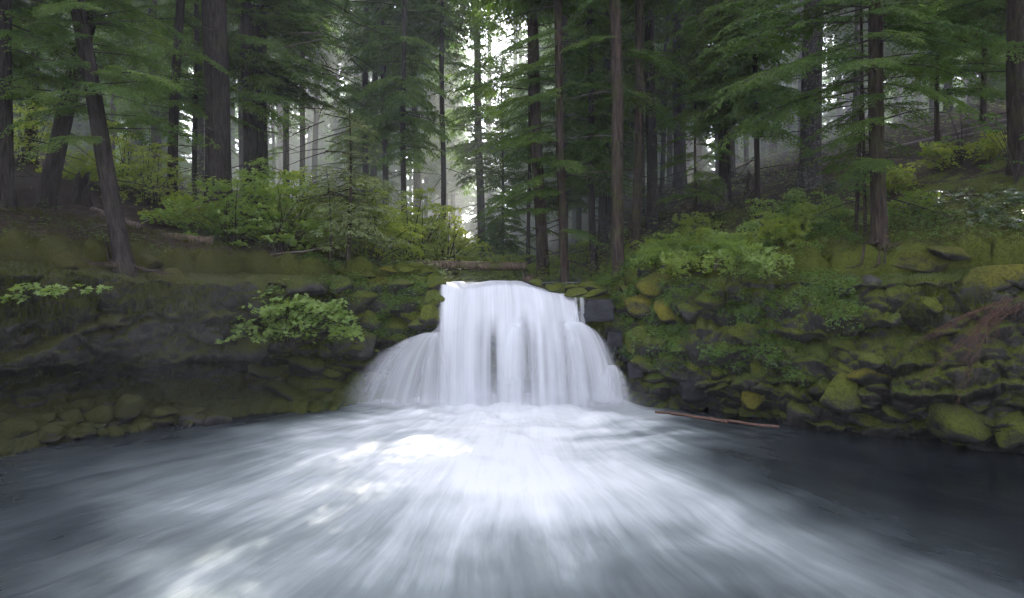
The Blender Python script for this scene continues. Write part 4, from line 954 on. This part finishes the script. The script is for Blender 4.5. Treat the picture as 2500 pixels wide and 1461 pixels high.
# maple spray reaching in from the left edge
rg = np.random.default_rng(9); cs = [(x_, rg.uniform(-.3, .3), .04*math.sin(x_*3)+rg.normal(0, .03)-.16*(x_ < .8)) for x_ in np.linspace(0, 2.75, 17)]
ar2 = pads(cs, [.33-.055*i/3 if i > 9 else .30 for i in range(17)], 20, rg, .11, .22)
lp = at(-25, 15.6, 706); lroot = empty('maple_bough', (lp.x, lp.y, lp.z)); tag(lroot, 'flat spray of green maple leaves reaching in from the left edge', 'branch')
mb = MB(); mb.tube([(-.9, .2, -.12), (0, 0, 0), (1, .02, .05), (2, 0, 0), (2.6, 0, -.02)], [.03, .02, .014, .009, .004], 5); ob('stem', mb.build('stem', [M_WOOD]), lroot)
for i in range(min(len(ar2[0]), 290)): leaf_at(i, lroot, ar2)
if len(ar2[0]) > 290: tag(ob('foliage', leaf_mesh('foliage', tuple(a[290:] for a in ar2), M_MAPLE), lroot), kind='stuff')

# ------------------------------------------------------------------ ferns
def frond_mesh(seed, L=.75):
    rg = np.random.default_rng(seed); mb = MB(); n = 22; q = np.linspace(.08, 1, n)
    P = np.stack([L*q, 0*q, L*(.75*q-.75*q*q)], -1); T = unit(np.gradient(P, axis=0)); S = np.tile([[0, 1., 0]], (n, 1))
    mb.tube(P, np.linspace(.006, .002, n), 3, 0, False)
    for sg in (1, -1):
        l = .16*L/.75*np.sin(math.pi*np.clip(q*.9+.1, 0, 1))**.8+.01
        D = unit(S*sg+T*.35-UPV*.15); kites(mb, P, D, T, l, .014, .1, 0)
    return mb.build('frond', [M_FERN], False)
FR = [frond_mesh(i) for i in range(3)]
def fern(px, py, s, label, n=12, group=None, face=True):
    p, nn = hit(px, py); root = empty('sword_fern', (p.x, p.y-.05, p.z)); tag(root, label, 'fern', group)
    for k in range(n):
        a = rr_.uniform(math.pi*1.0, 2*math.pi) if face else rr_.uniform(0, 6.28)
        ob('frond', FR[k % 3], root, (0, 0, 0), (rr_.uniform(-.2, .2), rr_.uniform(-.3, .5), a), s*rr_.uniform(.7, 1.1))
fern(1655, 800, 1.0, 'large sword fern hanging below the golden mossy boulder', 12)
fern(1500, 735, .6, 'small fern at the top right corner of the wet ledge', 8)
fern(1780, 745, .8, 'dark fern on the right wall below the vine maple', 10)
fern(1660, 870, .6, 'small fern low on the right bank left of the grassy ledge', 8)
fern(1000, 735, .5, 'small fern among the moss left of the falls', 8)
fern(800, 985, .5, 'small fern close to the dark water left of the falls', 8)
fern(1180, 668, .5, 'small fern by the stream under the log bridge', 7)
# oregon grape: glossy compound leaves at right
def grape_mesh(seed):
    rg = np.random.default_rng(seed); mb = MB(); n = 8; q = np.linspace(.15, 1, n); L = .42
    P = np.stack([L*q, 0*q, L*(.3*q-.35*q*q)], -1); T = unit(np.gradient(P, axis=0)); S = np.tile([[0, 1., 0]], (n, 1))
    mb.tube(P, .004, 3, 0, False)
    for sg in (1, -1):
        D = unit(S*sg+T*.3); kites(mb, P, D, T, np.full(n, .11), .024, .1, 0)
    return mb.build('compound_leaf', [M_SHINY], False)
GR = [grape_mesh(5), grape_mesh(6)]
for k, (px, py, lab) in enumerate([(2240, 520, 'glossy leaved oregon grape right of the cliff edge trunk'), (2330, 500, 'glossy oregon grape in the middle of the dark right slope'), (2400, 540, 'glossy oregon grape above the yellow moss at the right'),
                  (2470, 500, 'highest glossy oregon grape by the right edge'), (2480, 560, 'lowest glossy oregon grape touching the right edge'), (2020, 470, 'glossy leaved bush left of the thin saplings'), (1960, 530, 'glossy leaved bush below the thick speckled trunk')]):
    p, nn = hit(px, py); root = empty('oregon_grape', (p.x, p.y, p.z)); tag(root, lab, 'shrub')
    for j in range(26):
        a = rr_.uniform(0, 6.28); r = rr_.uniform(0, .6)
        ob('compound_leaf', GR[j % 2], root, (r*math.cos(a)*1.3, r*math.sin(a)*.8, rr_.uniform(.05, .45)), (rr_.uniform(-.3, .3), rr_.uniform(-.2, .6), rr_.uniform(0, 6.28)), rr_.uniform(.7, 1.15))
# rhododendron-like leaf whorls
for k, (px, py, lab) in enumerate([(2350, 400, 'rhododendron with long leaves below the sunlit boughs at right'), (2480, 450, 'rhododendron at the foot of the right edge trunk')]):
    p, nn = hit(px, py); root = empty('rhododendron', (p.x, p.y, p.z)); tag(root, lab, 'shrub')
    rg = np.random.default_rng(400+k); mb = MB()
    C = rg.uniform((-1, -.5, .5), (1, .5, 2.2), (16, 3))
    for c in C:
        mbp = np.stack([np.linspace(0, 1, 5)**1.3*c[0], np.linspace(0, 1, 5)**1.3*c[1], np.linspace(0, 1, 5)**.8*c[2]], -1); mb.tube(mbp, np.linspace(.02, .006, 5), 4, 0, False)
    ob('stems', mb.build('stems', [M_WOOD]), root)
    mb = MB()
    for c in C:
        n = 11; a = np.arange(n)*6.28/n+rg.random(); D = unit(np.stack([np.cos(a), np.sin(a), rg.uniform(-.2, .35, n)], -1)); S = unit(np.cross(D, UPV)); kites(mb, np.tile(c, (n, 1)), D, S, rg.uniform(.17, .26, n), .032, .25, 0)
    ob('foliage', mb.build('foliage', [M_HERB], False), root)

# ------------------------------------------------------------------ logs, stumps, sticks
def log(name, a, b, r0, r1, mat, label, seed=1, sides=16, rough=.12, sag=0, broken=False, n=26):
    a, b = Vector(a), Vector(b); root = (a+b)/2; q = np.linspace(0, 1, n)
    pts = np.array([(a+(b-a)*float(k))-root for k in q]); pts[:, 2] -= sag*4*q*(1-q)
    pts += .02*np.stack([vn(np.stack([q*5, 0*q, 0*q+i], -1), seed+i) for i in range(3)], -1)
    mb = MB(); mb.tube(pts, np.linspace(r0, r1, n), sides, 0, True, rough, seed)
    # rotate the mesh so its grain runs along local z
    o = ob(name, mb.build(name, [mat]), None, root); tag(o, label, 'log' if 'log' in name else 'wood'); return o
log('log_bridge', at(965, 23.6, 646), at(1285, 23.8, 651), .17, .15, M_LOGM, 'straight bark covered log bridging the stream above the falls', 3)
def lie(px, py, up=0.):
    p = hit(px, py+up)[0]; return at(px, p.y-.1, py)
log('fallen_log', lie(1385, 612, 8), lie(1505, 572, 8), .24, .20, M_LOGM, 'thick mossy fallen log slanting up behind the row of trunks', 4)
log('fallen_log', lie(1615, 495, 8), lie(1960, 402, 8), .26, .20, M_LOG, 'long brown fallen log lying up the right slope', 5)
log('fallen_log', lie(1540, 556, 8), lie(1680, 505, 8), .26, .22, M_LOGM, 'short thick mossy log section below the long brown log', 6)
log('rail', lie(1950, 415, 14), lie(2476, 288, 14), .055, .055, M_RAIL, 'long pale pole crossing the right slope to the edge trunk', 7, 8, .05)
log('rail', lie(2300, 345, 22), lie(2482, 300, 22), .04, .04, M_RAIL, 'shorter pale pole parallel to the long one at right', 8, 8, .05)
_a = hit(2292, 345)[0]; log('post', (_a.x, _a.y, _a.z+.4), (_a.x, _a.y, _a.z-.9), .16, .17, M_LOG, 'square cut pale stump post standing on the right slope by the pole', 9, 8)
log('fallen_log', at(225, 21, 512), at(345, 20.4, 555), .09, .10, M_LOG, 'grey broken log behind the tree that leans left', 10)
log('fallen_log', at(395, 20.5, 578), at(520, 20.8, 590), .12, .14, M_LOGM, 'dark low log lying under the shrubs on the left bank', 11)
log('fallen_log', at(560, 20.4, 640), at(790, 20.9, 606), .05, .03, M_LOG, 'thin bare pole under the vine maples on the left bank', 12, 8)
log('driftwood_log', at(1600, 18.9, 1005), at(1775, 17.4, 1030), .035, .05, M_RED, 'wet reddish driftwood pole floating along the right bank', 13, 8)
log('driftwood_log', at(1640, 18.7, 1011), at(1900, 16.9, 1043), .03, .04, M_RED, 'longer reddish driftwood pole half sunk beside the other', 14, 8)
def stump(px, Y, r, h, label, mat=M_LOG, seed=1, jag=.35):
    x = (px-1250)/F*Y; z = gz(x, Y)-.15; rg = np.random.default_rng(seed); sides = 22; an = np.arange(sides)*6.283/sides; rows = []
    for k in np.linspace(0, 1, 12):
        rr2 = r*(1+.5*math.exp(-k*5)-.15*k)*(1+.16*np.sin(an*5+seed)*math.exp(-k*2)+.06*vn(np.stack([np.cos(an)*2, np.sin(an)*2, 0*an+k*3], -1), seed))
        hh = h*k*(1+jag*k*vn(np.stack([np.cos(an)*1.8, np.sin(an)*1.8, 0*an+9], -1), seed+2))
        rows.append(np.stack([rr2*np.cos(an), rr2*np.sin(an), hh], -1))
    rows.append(np.stack([r*.5*np.cos(an), r*.5*np.sin(an), 0*an+h*.55], -1)); rows.append(np.stack([0*an, 0*an, 0*an+h*.5], -1))
    V = np.stack(rows, 0); i = np.arange(len(rows)-1)[:, None]*sides; j = np.arange(sides)[None]; kk = (j+1) % sides
    o = ob('stump', mesh('stump', V.reshape(-1, 3), [(np.stack([i+j, i+kk, i+sides+kk, i+sides+j], -1).reshape(-1, 4), 0)], [mat]), None, (x, Y, z)); tag(o, label, 'stump')
stump(198, 21.5, .26, .95, 'dark jagged broken stump between the two leaning left trees', M_BARK, 3, .5)
stump(1290, 23.6, .24, .42, 'mossy uprooted stump at the right end of the log bridge', M_LOGM, 5, .6)
stump(1755, 27.5, .35, .95, 'brown broken stump on the long fallen log', M_LOG, 7, .5)
stump(1840, 29, .3, 1.2, 'reddish rotten stump behind the long fallen log', M_LOG, 8, .5)
# roots gripping the moss under the centre-right trunks
def roots(px, Y, n, L, label, seed):
    x = (px-1250)/F*Y; rg = np.random.default_rng(seed); root = empty('tree_roots', (x, Y, gz(x, Y))); tag(root, label, 'roots')
    for k in range(n):
        a = rg.uniform(2.9, 6.5); q = np.linspace(0, 1, 12); wob = np.cumsum(rg.normal(0, .16, 12)); l = L*rg.uniform(.5, 1.1); an = a+wob
        px_ = np.cumsum(np.cos(an))*l/12; py_ = np.cumsum(np.sin(an))*l/12
        z0 = gz(x, Y); P = np.array([(px_[i], py_[i], gz(x+px_[i], Y+py_[i])-z0+.03+.16*math.exp(-i*.5)) for i in range(12)])
        mb = MB(); mb.tube(P, np.linspace(.05, .012, 12), 6, 0, False, .15, k); ob('root', mb.build('root', [M_BARKM]), root)
roots(1380, 23, 12, 1.5, 'gnarled roots spreading from the slim trunk beside the log bridge', 1)
roots(1326, 26.8, 8, 1.5, 'tangled roots at the foot of the stout brown central trunk', 2)
roots(1512, 21.9, 9, 1.2, 'mossy roots under the trunk above the wet ledge', 3)
roots(306, 17.5, 8, 1.1, 'roots of the left leaning tree gripping the cliff edge', 4)
roots(2147, 17.4, 8, 1.0, 'mossy roots of the trunk on the right cliff edge', 5)
roots(1720, 22.5, 10, 1.4, 'exposed bare roots crossing the dirt path', 6)
# dead rust-brown conifer branch hanging at the right edge
rg = np.random.default_rng(12); mb = MB(); O = np.zeros((14, 3)); O[:, 0] = rg.uniform(-.5, .3, 14); O[:, 2] = rg.uniform(-.1, .1, 14)
D = unit(np.stack([rg.uniform(-1.2, -.25, 14), rg.uniform(-.5, .3, 14), rg.uniform(-1.1, -.1, 14)], -1)); L = rg.uniform(1.0, 2.1, 14)
sticks(mb, O, D, L, .3, .011+0*L, 0); S = unit(np.cross(D, UPV)); o1 = spawn(O, D, S, L, .3, 5, .7, .4, rg, .1, .12); sticks(mb, o1[0], o1[1], o1[3], .3, .006+0*o1[3], 0)

dp = at(2500, 14.2, 735); db = ob('dead_branch', mb.build('dead_branch', [M_DEAD]), None, dp); tag(db, 'rust brown dead twiggy branch drooping over the rocks at the right edge', 'branch')
# drooping conifer spray over the right wall
for k, (px, Y, py, a, s, lab) in enumerate([(2080, 17.0, 665, 205, .95, 'drooping hemlock spray over the right cliff below the saplings'), (1850, 17.0, 735, 215, .6, 'small drooping conifer sprig on the right wall')]):
    p = at(px, Y, py); o = ob('hemlock_spray', BOUGH['s'][k], None, p, (0, .45, R(a)), s); tag(o, lab, 'branch')

# ------------------------------------------------------------------ ground cover, moss, litter (nobody could count these)
rg = np.random.default_rng(21)
nrmG = np.cross(np.roll(Pg, -1, 1)-Pg, np.roll(Pg, -1, 0)-Pg); nrmG = unit(nrmG); nrmG *= np.sign(nrmG[..., 2:3]+1e-9)
nrmC = unit(np.cross(np.roll(Pc, -1, 1)-Pc, np.roll(Pc, -1, 0)-Pc)); fl = np.sign((nrmC*(-Pc)).sum(-1, keepdims=True)); nrmC = nrmC*fl
def cover(name, pos, nor, n_leaf, size, spread, mat, label, cat, lobes=3, lift=.05):
    k = len(pos); idx = np.repeat(np.arange(k), n_leaf); m_ = len(idx)
    P = pos[idx]+rg.normal(0, spread, (m_, 3))+nor[idx]*rg.uniform(.01, lift, m_)[:, None]
    a = rg.uniform(0, 6.28, m_); D = np.stack([np.cos(a), np.sin(a), 0*a], -1); Nn = unit(nor[idx]*.5+np.array((0, -.25, .9))+rg.normal(0, .3, (m_, 3)))
    V, F_ = leaf_geo(P, Nn, D, size*rg.uniform(.5, 1.3, m_), lobes)
    tag(ob(name, mesh(name, V, [(F_, 0)], [mat], False)), label, cat, kind='stuff')
Pgf, Ngf = Pg.reshape(-1, 3), nrmG.reshape(-1, 3); Pcf, Ncf = Pc.reshape(-1, 3), nrmC.reshape(-1, 3)
DDf = np.repeat(dd, NC)
pathd = np.min(np.hypot(Pgf[:, None, 0]-cl[None, ::4, 0], Pgf[:, None, 1]-cl[None, ::4, 1]), 1)
def pick(mask, n):
    i = np.flatnonzero(mask); return rg.choice(i, min(n, len(i)), replace=False)
pn = fbm(Pgf*.8, 3, 95)
rmask = (Pgf[:, 0] > 2.9) & (Pgf[:, 0] < 14) & (DDf < 9) & (pathd > .6) & (pn > -.1)
i = pick(rmask & (Pgf[:, 0] < 9.5), 4200); cover('ground_cover', Pgf[i], Ngf[i], 6, .058, .12, M_HERB, 'small green leaves carpeting the mossy right bank', 'ground cover', 3, .14)
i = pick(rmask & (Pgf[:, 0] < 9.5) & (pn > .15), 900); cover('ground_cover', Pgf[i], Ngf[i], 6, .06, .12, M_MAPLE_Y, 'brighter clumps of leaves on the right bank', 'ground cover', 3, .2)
i = pick((Pgf[:, 0] > 9) & (Pgf[:, 0] < 20) & (DDf > .8) & (DDf < 13), 1100); cover('ground_cover', Pgf[i], Ngf[i], 6, .06, .16, M_HERB, 'dim undergrowth leaves on the far right slope', 'ground cover', 3, .25)
i = pick((Pgf[:, 0] < -5) & (Pgf[:, 0] > -16) & (DDf > .3) & (DDf < 12) & (pn > .2), 420); cover('ground_cover', Pgf[i], Ngf[i], 6, .05, .12, M_HERB, 'sparse green seedlings on the brown left slope', 'ground cover', 3, .12)
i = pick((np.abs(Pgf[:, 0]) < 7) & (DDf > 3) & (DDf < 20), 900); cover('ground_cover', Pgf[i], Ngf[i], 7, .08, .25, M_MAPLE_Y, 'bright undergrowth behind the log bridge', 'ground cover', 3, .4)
i = pick((DDf > 8) & (DDf < 60) & (Pgf[:, 1] > 24) & ((Pgf[:, 0] < 3) | (Pgf[:, 1] > 48)), 2600); cover('ground_cover', Pgf[i], Ngf[i], 7, .15, .5, M_MAPLE, 'undergrowth between the trunks of the forest', 'ground cover', 3, .9)
i = pick((Pgf[:, 0] > 3) & (Pgf[:, 1] > 29) & (Pgf[:, 1] < 60), 1500); cover('ground_cover', Pgf[i], Ngf[i], 7, .10, .35, M_MAPLE, 'low undergrowth on the slope around the fallen logs', 'ground cover', 3, .3)
pc_n = fbm(Pcf*1.0, 3, 96); up = Ncf[:, 2]
i = pick((Pcf[:, 0] > 3.2) & (Pcf[:, 0] < 8.5) & (Pcf[:, 2] > 1.3) & (pc_n > -.08) & (up > -.1), 1700); cover('ground_cover', Pcf[i], Ncf[i], 6, .05, .08, M_HERB, 'little round leaves growing on the wall right of the falls', 'ground cover', 3, .12)
i = pick((Pcf[:, 0] < -2.2) & (Pcf[:, 0] > -7) & (Pcf[:, 2] > 2.0) & (pc_n > -.05) & (up > -.1), 1100); cover('ground_cover', Pcf[i], Ncf[i], 6, .048, .08, M_HERB, 'little round leaves growing on the rocks left of the falls', 'ground cover', 3, .12)
i = pick((Pgf[:, 0] < -2.2) & (Pgf[:, 0] > -6.5) & (DDf < 2), 500); cover('ground_cover', Pgf[i], Ngf[i], 6, .045, .08, M_HERB, 'small leaves on the mossy stones left of the lip', 'ground cover', 3, .10)
# moss nap: short upright blades that fuzz the mossy surfaces
def blades(name, pos, nor, length, width, mat, label, cat, jit=.5, down=False, per=1):
    k = len(pos); idx = np.repeat(np.arange(k), per); m_ = len(idx); P = pos[idx]+rg.normal(0, .03, (m_, 3))
    l = length*rg.uniform(.4, 1.5, m_)[:, None]
    D = unit((np.array((0, -.12, -1.)) if down else nor[idx])+rg.normal(0, jit, (m_, 3))*(.18 if down else 1))
    S = unit(np.cross(D, rg.normal(size=(m_, 3))))*width
    if down: P = P+nor[idx]*.06
    V = np.stack([P-S, P+S, P+D*l], 1)
    tag(ob(name, mesh(name, V.reshape(-1, 3), [(np.arange(m_*3).reshape(-1, 3), 0)], [mat], False)), label, cat, kind='stuff')
i = pick((DDf < 3.5) & (np.abs(Pgf[:, 0]) < 15) & (pathd > .5) & ((np.abs(Pgf[:, 0]) > 2.3)), 42000); blades('moss', Pgf[i], Ngf[i], .075, .010, M_MOSSHAIR, 'moss nap along the tops of both banks', 'moss', .6)
i = pick((up > .15) & (Pcf[:, 2] > .2) & (np.abs(Pcf[:, 0]) < 15) & (np.abs(Pcf[:, 0]) > 2.3) & (pc_n > -.3), 45000); blades('moss', Pcf[i], Ncf[i], .07, .010, M_MOSSHAIR, 'moss nap on the ledges of the rock walls', 'moss', .6)
i = pick((up < .1) & (Pcf[:, 2] > 1.2) & (np.abs(Pcf[:, 0]) < 15) & (np.abs(Pcf[:, 0]) > 3.6) & (pc_n > .1), 5000); blades('hanging_moss', Pcf[i], Ncf[i], .16, .007, M_MOSSHAIR, 'moss strands hanging from the ledges of the walls', 'moss', .5, True)
tt_ = np.flatnonzero((Pcf[:, 2] > 3.2) & (np.abs(Pcf[:, 0]) < 15) & (np.abs(Pcf[:, 0]) > 3.6) & (fbm(Pcf*np.array((.9, .9, .2)), 2, 97) > .0)); i = rg.choice(tt_, 5000); blades('hanging_moss', Pcf[i], Ncf[i], .30, .008, M_MOSSHAIR, 'long moss curtains hanging from the cliff tops', 'moss', .5, True)
# litter of twigs and needles
i = pick((DDf > .5) & (DDf < 12) & (np.abs(Pgf[:, 0]) > 3) & (np.abs(Pgf[:, 0]) < 18), 3200); mb = MB(); m_ = len(i); a = rg.uniform(0, 6.28, m_)
sticks(mb, Pgf[i]+[0, 0, .02], unit(np.stack([np.cos(a), np.sin(a), rg.uniform(-.05, .18, m_)], -1)), rg.uniform(.08, .6, m_), .05, np.full(m_, .006), 0)
tag(ob('twig_litter', mb.build('twig_litter', [M_LITTER])), 'fallen twigs scattered over the brown slopes', 'twigs', kind='stuff')

# ------------------------------------------------------------------ air
def volbox(name, lo, hi, dens, col=(.9, .93, 1)):
    (a, b, c), (d, e, f) = lo, hi
    V = [(a, b, c), (d, b, c), (d, e, c), (a, e, c), (a, b, f), (d, b, f), (d, e, f), (a, e, f)]
    m, t, out = newmat(name); n = N(t); v = n.n('ShaderNodeVolumePrincipled'); v.inputs['Density'].default_value = dens; v.inputs['Color'].default_value = (*col, 1); v.inputs['Anisotropy'].default_value = .0
    n.l(v.outputs[0], out.inputs['Volume'])
    o = ob(name, mesh(name, V, [(np.array([[3, 2, 1, 0], [4, 5, 6, 7], [0, 1, 5, 4], [1, 2, 6, 5], [2, 3, 7, 6], [3, 0, 4, 7]]), 0)], [m], False)); tag(o, kind='stuff'); return o
if HAZE: volbox('haze', (-420, -220, -2.5), (420, 620, 52), HAZE)
def mist(name, c, r, dens, col, label, seed=0., pw=1.6):
    m, t, out = newmat(name); n = N(t)
    tc = n.n('ShaderNodeTexCoord').outputs['Object']
    ln = n.n('ShaderNodeVectorMath', operation='LENGTH'); n.l(tc, ln.inputs[0])
    f = n.mth('SUBTRACT', 1., ln.outputs['Value'], True); f = n.mth('POWER', f, pw)
    off_ = n.n('ShaderNodeMapping'); off_.inputs['Location'].default_value = (seed, 0, 0); n.l(tc, off_.inputs[0])
    nz = n.ramp(n.noise(off_.outputs[0], 2.2, 2), [(.35, .25), (.65, 1.)])
    v = n.n('ShaderNodeVolumePrincipled'); v.inputs['Color'].default_value = (*col, 1); v.inputs['Anisotropy'].default_value = .2
    n.l(n.mth('MULTIPLY', n.mth('MULTIPLY', f, nz), dens), v.inputs['Density']); n.l(v.outputs[0], out.inputs['Volume'])
    import bmesh
    bm = bmesh.new(); bmesh.ops.create_icosphere(bm, subdivisions=3, radius=1.02)
    V = np.array([q.co[:] for q in bm.verts]); Fc = np.array([[q.index for q in f_.verts] for f_ in bm.faces]); bm.free()
    tag(ob(name, mesh(name, V, [(Fc, 0)], [m]), None, c, scale=r), label, 'mist', kind='stuff')
mist('spray_mist', (0.1, 19.4, .1), (4.6, 1.6, 1.3), 1.5, (.95, .96, 1), 'soft white spray rising where the falls hit the pool')
mist('spray_mist', (-8.3, 17.0, 2.4), (3.2, 1.8, 3.0), .04, (1, .95, .92), 'thin sunlit mist drifting before the left rock wall', 4)
mist('forest_mist', (-2.0, 48, 11), (38, 27, 25), .034, (.95, .99, .98), 'pale sunlit mist hanging among the far trunks above the stream', 7, 1.0)
mist('forest_mist', (30, 42, 16), (19, 17, 14), .03, (1, .99, .88), 'warm sunlit mist between the trees above the upper right slope', 2)  # added mist; its warm colour stands in for sun on hazy foliage
cy.volume_step_rate = 1.5; cy.volume_max_steps = 128
print('TRIS', sum(len(m.polygons)*2 for m in bpy.data.meshes), len(bpy.data.objects))
